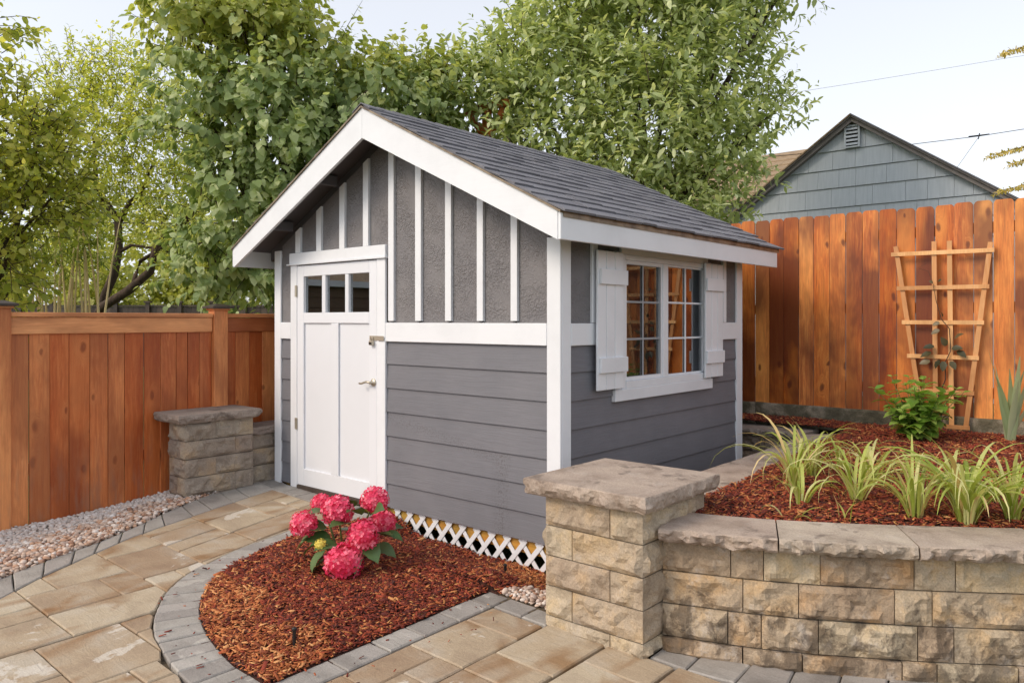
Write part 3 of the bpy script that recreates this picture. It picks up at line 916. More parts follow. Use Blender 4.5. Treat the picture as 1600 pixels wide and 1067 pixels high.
def capstone(poly, z0, z1, rough, mat, parent, amp=0.013, seg=0.017):
    """coping stone with chiselled edges; rough = set of edge numbers left rock-faced"""
    poly = [Vector(p) for p in poly]
    n = len(poly)
    area = sum(poly[i - 1].x * poly[i].y - poly[i].x * poly[i - 1].y for i in range(n))
    assert area > 0
    pts, nr, fl = [], [], []
    for i in range(n):
        a, b = poly[i], poly[(i + 1) % n]
        e = (b - a); L = e.length; e.normalize()
        nn = Vector((e.y, -e.x))
        k = max(1, int(L / seg)) if i in rough else 1
        for j in range(k):
            pts.append(a.lerp(b, j / k))
            r = 1.0 if i in rough else 0.0
            if j == 0:
                pe = (poly[i] - poly[i - 1]).normalized()
                pn = Vector((pe.y, -pe.x)); pr = 1.0 if ((i - 1) % n) in rough else 0.0
                nr.append((nn * r + pn * pr)); 
            else:
                nr.append(nn * r)
    N = len(pts)
    h = z1 - z0
    rows = [(0.0, -0.25, .15), (.07, 0.15, .35), (.28, 0.45, .8), (.5, 0.35, 1.0), (.72, 0.0, 1.0), (.9, -0.7, .9), (1.0, -1.5, .5)]
    sd = random.uniform(-90, 90)
    V, F = [], []
    for t, off, jt in rows:
        for p, d in zip(pts, nr):
            zz = z1 - h * t
            w = off + jt * (1.5 * mnoise.noise(Vector((p.x * 14 + sd, p.y * 14, zz * 22))) + .9 * mnoise.noise(Vector((p.x * 38, p.y * 38 + sd, zz * 45))) + random.uniform(-.18, .18))
            q = p + d * (amp * w)
            lowj = h * .10 * mnoise.noise(Vector((p.x * 18, p.y * 18, sd))) * d.length * min(1, t * 3)
            V.append((q.x, q.y, zz + (lowj if t < 1 else max(0, lowj))))
    for r in range(len(rows) - 1):
        for i in range(N):
            j = (i + 1) % N
            a, b, c, d = r * N + i, r * N + j, (r + 1) * N + j, (r + 1) * N + i
            F += [(a, d, b), (b, d, c)] if random.random() < .5 else [(a, d, c), (a, c, b)]
    # top: rings inwards so that its skin can undulate
    c = sum(pts, Vector((0, 0))) / N
    prev = 0
    for t in (0.08, 0.35, 0.65):
        o = len(V)
        for p in pts:
            q = p.lerp(c, t)
            V.append((q.x, q.y, z1 + 0.003 * mnoise.noise(Vector((q.x * 9, q.y * 9, z1)))))
        for i in range(N):
            j = (i + 1) % N
            F.append((prev + i, prev + j, o + j, o + i))
        prev = o
    o = len(V); V.append((c.x, c.y, z1))
    for i in range(N): F.append((prev + i, prev + (i + 1) % N, o))
    F.append(tuple((len(rows) - 1) * N + i for i in reversed(range(N))))
    return part('cap_stone', V, F, M[mat], parent)

def rot90(v): return (-v[1], v[0])
# right pillar
pr = thing('stone_pillar', (0.74, -0.42, -0.15), 'square tan stone pillar with broad cap, in front of the shed corner', 'pillar', 'stone pillars')
X0, X1, Y0, Y1 = 0.455, 1.02, -0.72, -0.12
zs = [-0.16, -0.085, 0.065, 0.215, 0.365, 0.515]
for k in range(5):
    xs_ = 0.84 if k in (4, 2, 0) else 0.62
    ys_ = -0.32 if k in (4, 2, 0) else -0.5
    for (a, b) in ((X0, xs_), (xs_, X1)):
        for (c, d) in ((Y0, ys_), (ys_, Y1)):
            rf = ('f' if c == Y0 else '') + ('b' if d == Y1 else '') + ('l' if a == X0 else '') + ('r' if b == X1 else '')
            rockbox('block', (a, c), (1, 0), (0, 1), b - a, d - c, zs[k], zs[k + 1], rf, 'block', pr, 0.013)
capstone([(0.365, -0.785), (1.07, -0.785), (1.07, -0.055), (0.365, -0.055)], 0.517, 0.598, {0, 1, 2, 3}, 'cap', pr)
# left pillar
pl = thing('stone_pillar', (-3.2, -0.54, -0.05), 'brown stone pillar with overhanging cap standing against the left fence', 'pillar', 'stone pillars')
zs = [-0.10, -0.012, 0.134, 0.28, 0.426, 0.566]
X0, X1, Y0, Y1 = -3.36, -3.09, -0.83, -0.24
for k in range(5):
    cutf = -0.57 if k in (4, 2, 0) else -0.40
    cutx = -3.36 if k in (4, 2) else -3.22
    segs = ((Y0, cutf), (cutf, Y1))
    for (c, d) in segs:
        if c == Y0 and cutx > -3.36:
            rockbox('block', (-3.36, c), (1, 0), (0, 1), cutx + 3.36, d - c, zs[k], zs[k + 1], 'fl', 'block_left', pl, 0.013)
            rockbox('block', (cutx, c), (1, 0), (0, 1), X1 - cutx, d - c, zs[k], zs[k + 1], 'fr', 'block_left', pl, 0.013)
        else:
            rockbox('block', (X0, c), (1, 0), (0, 1), X1 - X0, d - c, zs[k], zs[k + 1], ('f' if c == Y0 else '') + 'r' + ('l' if c == Y0 else '') + ('b' if d == Y1 else ''), 'block_left', pl, 0.013)
capstone([(-3.475, -0.90), (-3.045, -0.90), (-3.045, -0.19), (-3.475, -0.19)], 0.568, 0.642, {0, 1, 2, 3}, 'cap_left', pl)
# low wall behind the left pillar
lw = thing('low_stone_wall', (-3.3, 0.3, -0.05), 'low dark stone wall running behind the left pillar beside the shed', 'wall')
zs = [-0.10, -0.012, 0.134, 0.28, 0.40]
for k in range(4):
    y0 = -0.23
    for L in ((.25, .35, .4) if k % 2 else (.4, .25, .35)):
        rockbox('block', (-3.17, y0), (0, 1), (-1, 0), L, .2, zs[k], zs[k + 1], 'f', 'block_left', lw, 0.012)
        y0 += L
for y0, y1 in ((-.235, .27), (.272, .77)):
    capstone([(-3.45, y0), (-3.13, y0), (-3.13, y1), (-3.45, y1)], 0.402, 0.47, {1, 3}, 'cap_left', lw)

# curved retaining wall in front of the raised bed, turning back along the shed
rw = thing('retaining_wall', (1.6, -0.34, -0.16), 'curved tan stone retaining wall with grey coping around the raised bed', 'wall')
WP = [Vector(p) for p in WALL]
WL = [0]
for a, b in zip(WP[:-1], WP[1:]): WL.append(WL[-1] + (b - a).length)
wfine = resample(WALL, 200)
def wat(s): return wfine[min(199, max(0, int(round(s / WL[-1] * 199))))]
courses = [(-0.17, -0.085, [0.0, 0.363, 0.618, 1.021, 1.179, 1.5, 1.7, 2.1, 2.3]),
           (-0.085, 0.066, [0.0, 0.296, 0.443, 0.698, 1.1, 1.262, 1.66, 1.85, 2.3]),
           (0.066, 0.218, [0.0, 0.36, 0.607, 1.008, 1.166, 1.55, 1.8, 2.3]),
           (0.218, 0.366, [0.0, 0.307, 0.451, 0.701, 1.095, 1.265, 1.6, 1.85, 2.3])]
for ci, (za, zb, js) in enumerate(courses):
    set_b = 0.006 * ci - (0.012 if ci == 0 else 0)
    for s0, s1 in zip(js[:-1], js[1:]):
        a, b = wat(s0), wat(s1)
        u = (b - a); L = u.length; u.normalize()
        nin = Vector((-u.y, u.x))
        a = a + nin * set_b
        rockbox('block', a, u, nin, L, .20, za, zb, 'f', 'block_stained', rw, 0.010 if ci == 0 else 0.015)
fo = in_off(WALL, -0.075); fi = in_off(WALL, 0.27)
fo_r, fi_r = resample(fo, 900), resample(fi, 900)
def cap_run(s0, s1, k=8):
    idx = [int(round((s0 + (s1 - s0) * i / k) / WL[-1] * 899)) for i in range(k + 1)]
    A = [fo_r[min(899, i)] for i in idx]; B = [fi_r[min(899, i)] for i in idx]
    capstone(A + B[::-1], 0.368, 0.435, set(range(k)), 'cap', rw, 0.016)
cap_run(0.0, 0.514); cap_run(0.521, 1.078); cap_run(1.085, 1.645); cap_run(1.657, 2.3)
# side run along the shed and back run along the fence
SR_I = [(0.60, -.05), (0.57, .8), (0.56, 1.5), (0.53, 2.2), (0.50, 2.74)]
SR_O = [(0.93, -.05), (0.90, .5), (0.85, 1.3), (0.81, 2.0), (0.79, 3.06)]
ai, ao = resample(SR_I, 6), resample(SR_O, 6)
for i in range(5):
    capstone([ai[i], ao[i], ao[i + 1] - Vector((0, .003)), ai[i + 1] - Vector((0, .003))], 0.368, 0.433 + random.uniform(-.002, .002), {1, 3}, 'cap', rw, 0.012)
for k, (za, zb) in enumerate(((-.17, -.085), (-.085, .066), (.066, .218), (.218, .366))):
    y0 = -.10
    for L in ((.4, .3, .45, .3, .45, .4, .5) if k % 2 else (.3, .45, .3, .5, .4, .3, .55)):
        x = 0.66 - 0.03 * (y0 + L / 2)
        rockbox('block', (x, y0 + L), (0, -1), (1, 0), L, .2, za, zb, 'f', 'block_left', rw, 0.012)
        y0 += L
    x0 = -2.2
    for L in ((.4, .3, .45, .3, .45, .4, .42) if k % 2 else (.3, .45, .3, .5, .4, .3, .47)):
        rockbox('block', (x0, 2.86), (1, 0), (0, 1), L, .2, za, zb, 'f', 'block_left', rw, 0.014)
        x0 += L
x0 = -2.25
for L in (.55, .5, .6, .52, .55):
    capstone([(x0, 2.78), (x0 + L, 2.78), (x0 + L, 3.12), (x0, 3.12)], 0.368, 0.436, {0, 2}, 'cap_left', rw, 0.02)
    x0 += L + .003
tag(sheet_in('soil_strip', [(-2.5, 3.0), (.82, 3.0), (.82, 3.44), (-2.5, 3.44)], lambda x, y: 0.40, 0.08, 'soil'), 'dark soil strip between the coping and the back fence', None, None, 'structure')

# ================================================================== THE SHED
W, D = 3.10, 2.56
shed = thing('garden_shed', (-1.55, 1.28, -0.1), 'grey gabled garden shed with white trim, white door and shuttered window', 'shed')
PITCH = 0.51                        # rise over run
EO, FO_, BO_ = 0.205, 0.27, 0.26      # eave, front and back overhangs
XR = -W / 2
def roof_z(x, base=1.997):         # top of the rafters
    return base + ((W / 2 + EO) - abs(x - XR)) * PITCH
EX = 0.178
# inner carcass: sheathing with openings
bx('sheathing', -W + .02, -2.77, .022, .045, -.02, 1.93, 'ply', shed, 0)
V, F = sidepoly([(-1.71, -.02), (-.02, -.02), (-.02, roof_z(-.02) - .12), (XR, roof_z(XR) - .12), (-1.71, roof_z(-1.71) - .12)], .022, .045)
part('sheathing', V, F, M['ply'], shed)
V, F = sidepoly([(-2.77, 1.86), (-1.71, 1.86), (-1.71, roof_z(-1.71) - .12), (-2.77, roof_z(-2.77) - .12)], .022, .045)
part('sheathing', V, F, M['ply'], shed)
for a, b, c, d in ((.045, .70, -.02, 1.98), (1.90, D - .02, -.02, 1.98), (.70, 1.90, -.02, .93), (.70, 1.90, 1.83, 1.98)):
    bx('sheathing', -.045, -.022, a, b, c, d, 'ply', shed, 0)
V, F = sidepoly([(-W + .02, -.02), (-.02, -.02), (-.02, roof_z(-.02) - .12), (XR, roof_z(XR) - .12), (-W + .02, roof_z(-W + .02) - .12)], D - .045, D - .022)
part('sheathing', V, F, M['ply'], shed)
bx('sheathing', -W + .022, -W + .045, .045, D - .045, -.02, 1.98, 'ply', shed, 0)
bx('floor', -W + .05, -.05, .05, D - .05, -.03, -.005, 'ply', shed, 0)
for yy in (.6, 1.0, 1.4, 1.8, 2.2):   # studs of the far wall, seen through the panes
    bx('stud', -W + .045, -W + .13, yy - .02, yy + .02, 0, 1.98, 'ply', shed, 0)
for xx in (-2.7, -2.3, -1.9, -1.5, -1.1, -.7, -.3):
    bx('stud', xx - .02, xx + .02, D - .13, D - .045, 0, 2.0, 'ply', shed, 0)
# lap siding: each board leans out at its foot
def lap(x0, x1, k, side, z1=None):
    z0 = k * EX - (0.004 if k else 0.0)
    zt = min((k + 1) * EX + 0.004, 1.232) if z1 is None else z1
    if side == 'f':
        V = [(x0, -.012, z0), (x1, -.012, z0), (x1, 0.021, z0), (x0, 0.021, z0), (x0, .001, zt), (x1, .001, zt), (x1, .021, zt), (x0, .021, zt)]
        mat = 'siding_front' if x0 > -1.7 else 'siding'
    elif side == 'r':
        V = [(.012, x0, z0), (.012, x1, z0), (-.021, x1, z0), (-.021, x0, z0), (-.001, x0, zt), (-.001, x1, zt), (-.021, x1, zt), (-.021, x0, zt)]
        mat = 'siding'
    elif side == 'l':
        V = [(-W - .012, x1, z0), (-W - .012, x0, z0), (-W + .021, x0, z0), (-W + .021, x1, z0), (-W - .001, x1, zt), (-W - .001, x0, zt), (-W + .021, x0, zt), (-W + .021, x1, zt)]
        mat = 'siding'
    else:
        V = [(x1, D + .012, z0), (x0, D + .012, z0), (x0, D - .021, z0), (x1, D - .021, z0), (x1, D - .001, zt), (x0, D - .001, zt), (x0, D - .021, zt), (x1, D - .021, zt)]
        mat = 'siding'
    F = [(0, 1, 5, 4), (1, 2, 6, 5), (2, 3, 7, 6), (3, 0, 4, 7), (4, 5, 6, 7), (0, 3, 2, 1)]
    part('siding_board', V, F, M[mat], shed)
for k in range(7):
    lap(-1.62, -.085, k, 'f'); lap(-3.015, -2.86, k, 'f')
    if k in (5, 6):
        lap(.085, .69, k, 'r'); lap(1.92, 2.47, k, 'r')
    else:
        lap(.085, 2.47, k, 'r')
    lap(.09, D - .09, k, 'l'); lap(-W + .09, -.09, k, 'b')
bx('siding_board', -W - .004, -W + .02, .09, D - .09, 1.233, 1.98, 'stucco', shed, 0)
V, F = sidepoly([(-W + .09, 1.233), (-.09, 1.233), (-.09, roof_z(-.09) - .1), (XR, roof_z(XR) - .1), (-W + .09, roof_z(-W + .09) - .1)], D - .02, D + .004)
part('stucco_panel', V, F, M['stucco'], shed)
# stucco panels of the gable and white battens between
bat = [(-2.785, -2.715), (-2.487, -2.422), (-2.178, -2.112), (-1.88, -1.817), (-1.582, -1.522), (-1.286, -1.226), (-.979, -.922), (-.677, -.623), (-.379, -.326)]
cuts_ = [(-3.012, -3.012)] + bat + [(-.088, -.088)]
SOFF = 0.115                       # depth of roof below the rafter line at the wall
for (a, b), (c, d) in zip(cuts_[:-1], cuts_[1:]):
    xa, xc = b - .02 if b != a else b, c + .02 if c != d else c
    zb = 1.955 if -2.86 < (xa + xc) / 2 < -1.62 else 1.372
    if xa < -2.8: zb = 1.372
    top = [(xc, roof_z(xc) - SOFF), (xa, roof_z(xa) - SOFF)]
    if xa < XR < xc: top = [(xc, roof_z(xc) - SOFF), (XR, roof_z(XR) - SOFF), (xa, roof_z(xa) - SOFF)]
    if xa < -2.8:
        V, F = sidepoly([(xa, zb), (-2.855, zb), (-2.855, roof_z(-2.855) - SOFF), (xa, roof_z(xa) - SOFF)], -.002, .021)
        part('stucco_panel', V, F, M['stucco'], shed)
        xa, zb = -2.855, 1.955
        top[-1] = (xa, roof_z(xa) - SOFF)
    if xa < -1.62 < xc and xa > -1.9:
        pass
    V, F = sidepoly([(xa, zb), (xc, zb)] + top, -.002, .021)
    part('stucco_panel', V, F, M['stucco'], shed)
V, F = sidepoly([(-1.60, 1.372), (-1.5, 1.372), (-1.5, 1.956), (-1.60, 1.956)], -.003, .020)
part('stucco_panel', V, F, M['stucco'], shed)
for a, b in bat:
    zb = 1.957 if a < -1.62 else 1.385
    z_a, z_b = roof_z(a) - SOFF - .015, roof_z(b) - SOFF - .015
    V, F = sidepoly([(a, zb), (b, zb), (b, z_b), (a, z_a)], -.024, -.0025)
    part('batten', V, F, M['white_v'], shed)
# corner boards
def corner(x0, x1, y0, y1, z0, z1, slope=None):
    bx('corner_board', x0, x1, y0, y1, z0, z1, 'white_v', shed)
corner(-.088, .018, -.020, -.001, -.03, 1.90); corner(.0005, .0185, -.0005, .09, -.03, 1.90)
corner(-W - .008, -3.014, -.020, -.001, -.02, 1.99); corner(-W - .018, -W - .0005, -.0005, .09, -.02, 1.9)
corner(.0005, .0185, 2.466, D + .005, -.03, 1.92); corner(-.088, .018, D + .0055, D + .02, -.03, 1.9)
corner(-W - .018, -3.014, D + .0055, D + .02, -.03, 1.9); corner(-W - .0185, -W - .0005, D - .09, D + .005, -.03, 1.9)
# belly bands
bx('band_board', -1.617, -.0885, -.022, -.0005, 1.231, 1.371, 'white', shed)
bx('band_board', -3.0135, -2.859, -.022, -.0005, 1.231, 1.371, 'white', shed)
bx('band_board', .0005, .022, .0905, .40, 1.230, 1.370, 'white', shed)
bx('band_board', .0005, .022, 2.10, 2.4655, 1.230, 1.370, 'white', shed)
# side: stucco and battens under the eave
for a, b in ((.0905, .70), (1.90, 2.4655)):
    bx('stucco_panel', -.02, .002, a, b, 1.372, 1.95, 'stucco', shed, 0)
bx('batten', .0025, .024, .313, .375, 1.372, 1.92, 'white_v', shed); bx('batten', .0025, .024, 2.20, 2.257, 1.372, 1.92, 'white_v', shed)

# door ---------------------------------------------------------------
door = bx('door', -2.763, -1.719, -.004, .022, .012, 1.368, 'door_white', shed, 0)   # core behind the lower panels
DL = -2.763; DR = -1.719
def dpart(n, x0, x1, z0, z1, y0=-.020, y1=-.0045, mat='door_white', b=.0025): return bx(n, x0, x1, y0, y1, z0, z1, mat, door, b)
dpart('stile', DL, -2.672, .010, 1.846, y1=-.0045); dpart('stile', -1.810, DR, .010, 1.846)
dpart('rail', -2.6715, -1.8105, .010, .150); dpart('rail', -2.6715, -1.8105, 1.366, 1.452, y1=.02); dpart('rail', -2.6715, -1.8105, 1.754, 1.846, y1=.02)
dpart('stile', -2.293, -2.196, .151, 1.365)
dpart('stile', DL, -2.672, 1.369, 1.846, -.004, .02); dpart('stile', -1.810, DR, 1.369, 1.846, -.004, .02)
dpart('glazing_bar', -2.418, -2.370, 1.4525, 1.7535, -.018, .02); dpart('glazing_bar', -2.112, -2.067, 1.4525, 1.7535, -.018, .02)
for a, b in ((-2.671, -2.4185), (-2.3695, -2.1125), (-2.0665, -1.8105)):
    dpart('pane', a, b, 1.4525, 1.7535, .004, .008, 'glass', 0)
for z in (.52, 1.635):
    V, F = merge(boxvf(-2.792, -2.755, -.0265, -.0235, z - .047, z + .047, .001), tubevf([(-2.768, -.028, z - .048), (-2.768, -.028, z + .048)], .006))
    part('hinge', V, F, M['nickel'], door)
hasp = bx('hasp', -1.80, -1.70, -.0265, -.0205, 1.235, 1.272, 'nickel', door, .002)
bx('hasp_plate', -1.695, -1.625, -.033, -.0285, 1.235, 1.272, 'nickel', hasp, .002)
V, F = tubevf([(-1.775, -.036, 1.232), (-1.775, -.036, 1.252), (-1.768, -.036, 1.262), (-1.757, -.036, 1.262), (-1.750, -.036, 1.252), (-1.750, -.036, 1.232)], .004)
lock = part('padlock', *merge((V, F), boxvf(-1.784, -1.741, -.048, -.028, 1.200, 1.234, .003)), M['nickel'], door)
bx('padlock_face', -1.778, -1.747, -.0495, -.0485, 1.206, 1.222, 'black', lock, 0)
# lever handle
rose = []
ang = [2 * math.pi * k / 20 for k in range(20)]
V = []; F = []
for r, y in ((.030, -.0205), (.030, -.026), (.024, -.031), (.012, -.033), (.012, -.058), (.009, -.062)):
    V += [(-1.755 + r * math.cos(t), y, .918 + r * math.sin(t)) for t in ang]
for i in range(5):
    F += [(i * 20 + k, i * 20 + (k + 1) % 20, (i + 1) * 20 + (k + 1) % 20, (i + 1) * 20 + k) for k in range(20)]
F.append(tuple(range(100, 120)))
h = part('handle', V, F, M['nickel'], door, True)
V, F = tubevf([(-1.748, -.056, .918), (-1.775, -.058, .921), (-1.80, -.058, .922), (-1.83, -.056, .915), (-1.86, -.055, .906), (-1.885, -.055, .907)], [.010, .010, .009, .0085, .008, .0075], 10)
part('lever', V, F, M['nickel'], h, True)
# door casing
bx('door_casing', -2.858, -2.766, -.0235, -.0005, -.02, 1.852, 'white_v', shed); bx('door_casing', -1.716, -1.618, -.0235, -.0005, -.02, 1.852, 'white_v', shed)
bx('door_header', -2.868, -1.610, -.030, -.0005, 1.866, 1.955, 'white', shed); bx('door_header_fillet', -2.895, -1.598, -.042, -.0005, 1.853, 1.8655, 'white', shed, .002)
bx('threshold', -2.76, -1.72, -.03, .04, -.035, .008, 'oldwood', shed)

# window -------------------------------------------------------------
win = bx('window_frame', -.02, .026, .655, .705, .925, 1.835, 'white_v', shed)
def wp(n, x0, x1, y0, y1, z0, z1, mat='white', p=None, b=.002): return bx(n, x0, x1, y0, y1, z0, z1, mat, p or win, b)
wp('jamb', -.02, .026, 1.885, 1.925, .925, 1.835); wp('head', -.02, .026, .7055, 1.8845, 1.80, 1.835); wp('frame_sill', -.02, .030, .7055, 1.8845, .925, .975)
wp('mullion', -.02, .022, 1.215, 1.29, .9755, 1.7995)
# left sash sits forward with an insect screen, right one further back
def sash(y0, y1, xf, w, scr):
    s = wp('sash', xf - .025, xf, y0, y0 + w, .976, 1.799)
    wp('sash_stile', xf - .025, xf, y1 - w, y1, .976, 1.799, p=s); wp('sash_rail', xf - .025, xf, y0 + w + .0005, y1 - w - .0005, .976, .976 + w, p=s); wp('sash_rail', xf - .025, xf, y0 + w + .0005, y1 - w - .0005, 1.799 - w, 1.799, p=s)
    a, b, c, d = y0 + w, y1 - w, .976 + w, 1.799 - w
    ym = (a + b) / 2
    zz = [c, c + (d - c) / 3, c + 2 * (d - c) / 3, d]
    g = .007
    wp('muntin', xf - .016, xf - .008, ym - g, ym + g, c, d, p=s, b=.001)
    for z in zz[1:3]:
        wp('muntin', xf - .0155, xf - .0085, a, ym - g - .0003, z - g, z + g, p=s, b=.001); wp('muntin', xf - .0155, xf - .0085, ym + g + .0003, b, z - g, z + g, p=s, b=.001)
    for p0, p1 in ((a, ym - g), (ym + g, b)):
        for q in range(3):
            wp('pane', xf - .0225, xf - .0195, p0, p1, zz[q] + (g if q else 0), zz[q + 1] - (g if q < 2 else 0), 'glass', s, 0)
    if scr:
        V = [(xf + .002, a, c), (xf + .002, b, c), (xf + .002, b, d), (xf + .002, a, d)]
        part('insect_screen', V, [(0, 1, 2, 3)], M['screen'], s)
sash(.706, 1.2145, .016, .026, True); sash(1.2905, 1.8845, .012, .014, False)
bx('window_sill', .0005, .034, .565, 1.985, .845, .9245, 'white', shed); 
bx('window_casing', .0005, .024, .58, .6545, .925, 1.85, 'white_v', shed); bx('window_casing', .0005, .024, 1.9255, 1.98, .925, 1.85, 'white_v', shed); bx('window_casing', .0005, .024, .655, 1.925, 1.8355, 1.90, 'white', shed)
for y0 in (.325, 1.822):
    sh = bx('shutter', .040, .056, y0, y0 + .098, .936, 1.84, 'white_v', shed, .003)
    for k in (1, 2):
        bx('shutter_board', .040, .056, y0 + .1025 * k, y0 + .1025 * k + .098, .936, 1.84, 'white_v', sh, .003)
    for z in (1.622, 1.048):
        bx('shutter_batten', .0565, .074, y0 + .018 if y0 < 1 else y0 - .002, y0 + .335 if y0 < 1 else y0 + .30, z, z + .098, 'white', sh, .002)
    bx('shutter_spacer', .0005, .0395, y0 + .12, y0 + .18, .98, 1.80, 'white_v', sh, .002)

# a pale wavy sheet just inside the right sash, and a shelf
V = []
for i in range(25):
    yy = 1.66 + .24 * i / 24
    for z in (1.0, 1.82): V.append((-.075 + .018 * math.sin(i * 1.35), yy, z))
part('pale_sheet', V, [(2 * i, 2 * i + 2, 2 * i + 3, 2 * i + 1) for i in range(24)], M['beige_sheet'], shed, True)
sf = bx('shelf', -.42, -.10, 1.25, 2.45, .93, .95, 'ply', shed)
# roof ---------------------------------------------------------------
YF, YB = -FO_ - .004, D + BO_
EAVE_L, EAVE_R = -W - EO, EO
# deck under the shingles
for s in (-1, 1):
    xe = XR + s * (W / 2 + EO)
    pts = [(xe, roof_z(xe) - .006), (XR, roof_z(XR) - .006), (XR, roof_z(XR) + .012), (xe, roof_z(xe) + .012)]
    if s > 0: pts = pts[::-1]
    V, F = sidepoly(pts[::-1] if s < 0 else pts[::-1], YF, YB)
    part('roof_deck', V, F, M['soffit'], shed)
# rafters seen under the front overhang
for s in (-1, 1):
    for yy in (.0, .62, 1.24, 1.86, 2.5):
        xe = XR + s * (W / 2 + EO - .03); xi = XR + s * .02
        y0 = max(yy, .05)
        V, F = sidepoly([(xe, roof_z(xe) - .10), (xe, roof_z(xe) - .0065), (xi, roof_z(xi) - .0065), (xi, roof_z(xi) - .10)][::(1 if s > 0 else -1)], y0, y0 + .038)
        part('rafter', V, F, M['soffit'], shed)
    # short outriggers carrying the front overhang
    for t in (.27, .62):
        xc = XR + s * (W / 2 + EO) * (1 - t) 
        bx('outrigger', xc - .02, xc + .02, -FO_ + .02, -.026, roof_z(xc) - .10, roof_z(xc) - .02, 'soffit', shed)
    # barge inner board against wall
# rake boards
def rake(s, y0, y1, dz_top, dz_bot, name, mat):
    xe = XR + s * (W / 2 + EO + (.0))
    a = [(xe, 1.848), (XR, roof_z(XR) - dz_bot), (XR, roof_z(XR) + dz_top), (xe, roof_z(xe) + dz_top)]
    if s < 0:
        a = [(xe, 1.856), (XR - .0015, roof_z(XR) - dz_bot), (XR - .0015, roof_z(XR) + dz_top), (xe, roof_z(xe) + dz_top)]
        a = a[::-1]
    # lower edge parallel to the roof, cut plumb at the eave
    V, F = sidepoly(a[::-1] if s > 0 else a[::-1], y0, y1)
    return part(name, V, F, M[mat], shed)
for s in (-1, 1):
    xe = XR + s * (W / 2 + EO)
    b = 0.172                       # board depth measured plumb
    xk = xe - s * 0.0
    a = [(xe, roof_z(xe) + .013 - .164), (XR + s * .001, roof_z(XR) + .013 - b - .043), (XR + s * .001, roof_z(XR) + .013), (xe, roof_z(xe) + .013)]
    if s > 0: a = a[::-1]
    V, F = sidepoly(a[::-1], -FO_ - .024, -FO_)
    part('rake_board', V, F, M['white'], shed)
    V, F = sidepoly(a[::-1], YB - .02, YB + .004)
    part('rake_board', V, F, M['white'], shed)
bx('fascia_board', EO + .001, EO + .022, -FO_ - .022, YB + .002, 1.846, 2.003, 'white', shed)
bx('fascia_board', -W - EO - .022, -W - EO - .001, -FO_ - .022, YB + .002, 1.852, 2.003, 'white', shed)
# drip edge
for s in (-1, 1):
    xe = XR + s * (W / 2 + EO + .028)
    z_e = roof_z(xe)
    a = [(xe, z_e + .014), (XR + s * .002, roof_z(XR) + .014), (XR + s * .002, roof_z(XR) + .0265), (xe, z_e + .0265)]
    V, F = sidepoly(a if s < 0 else a[::-1], -FO_ - .036, -FO_ - .001)
    part('drip_edge', V, F, M['drip'], shed)
    a2 = [(xe - s * .04, roof_z(xe - s * .04) + .0135), (xe, z_e + .0135 - .022), (xe, z_e + .026), (xe - s * .04, roof_z(xe - s * .04) + .026)]
    V, F = sidepoly(a2 if s < 0 else a2[::-1], -FO_ - .0005, YB + .03)
    part('drip_edge', V, F, M['drip'], shed)
# shingles: thin tilted tabs in courses, widths varied
SL = math.atan(PITCH)
tabs = {}
for wi in (.14, .18, .22, .26, .31):
    t, Ls = .0135, .22
    V = [(0, -.004 * (wi > .2), 0), (wi - .004, .003, 0), (wi - .004, Ls, 0), (0, Ls, 0), (0, -.004 * (wi > .2), t), (wi - .004, .003, t), (wi - .004, Ls, .002), (0, Ls, .002)]
    F = [(0, 3, 2, 1), (4, 5, 6, 7), (0, 1, 5, 4), (1, 2, 6, 5), (2, 3, 7, 6), (3, 0, 4, 7)]
    tabs[wi] = mesh('shingle', V, F, M['shingle'])
base = aloc(shed)
Rr = Matrix(((0, -math.cos(SL), math.sin(SL)), (1, 0, 0), (0, math.sin(SL), math.cos(SL))))     # local x -> +Y, local y -> up the right slope
Rl = Matrix(((0, math.cos(SL), -math.sin(SL)), (-1, 0, 0), (0, math.sin(SL), math.cos(SL))))
slope_len = (W / 2 + EO + .035) / math.cos(SL)
ncs = int(slope_len / 0.138)
back_vf = []
for s in (1, -1):
    for c in range(ncs + 1):
        up = c * 0.138
        yy = YF - .022
        endy = YB + .045
        while yy < endy - .06:
            wi = random.choice((.14, .18, .22, .26, .31))
            if s < 0: wi = .31
            if yy + wi > endy + .02: wi = .14
            lift = random.choice((0, .0, .0035))
            xe = XR + s * (W / 2 + EO + .035)
            px = xe - s * up * math.cos(SL); pz = roof_z(xe) + up * math.sin(SL)
            off = Vector((s * math.sin(SL), 0, math.cos(SL))) * (.027 + lift)
            y_ = yy if s > 0 else yy + wi
            mx = Matrix.Translation(Vector((px, y_, pz)) + off - base) @ ((Rr if s > 0 else Rl).to_4x4() @ Matrix.Rotation(-.016, 4, 'X') @ Matrix.Diagonal((1, min(1.0, max(.12, (slope_len - up) / .23)), 1, 1)))
            if s > 0:
                o = bpy.data.objects.new('shingle', tabs[wi]); C.objects.link(o); o.parent = shed
                o.matrix_local = mx
            else:
                back_vf.append(([mx @ v.co for v in tabs[wi].vertices], [tuple(q.vertices) for q in tabs[wi].polygons]))
            yy += wi
me_ = mesh('shingles', *merge(*back_vf), M['shingle'])
link('shingles', me_, shed)['kind'] = 'stuff'          # the far slope
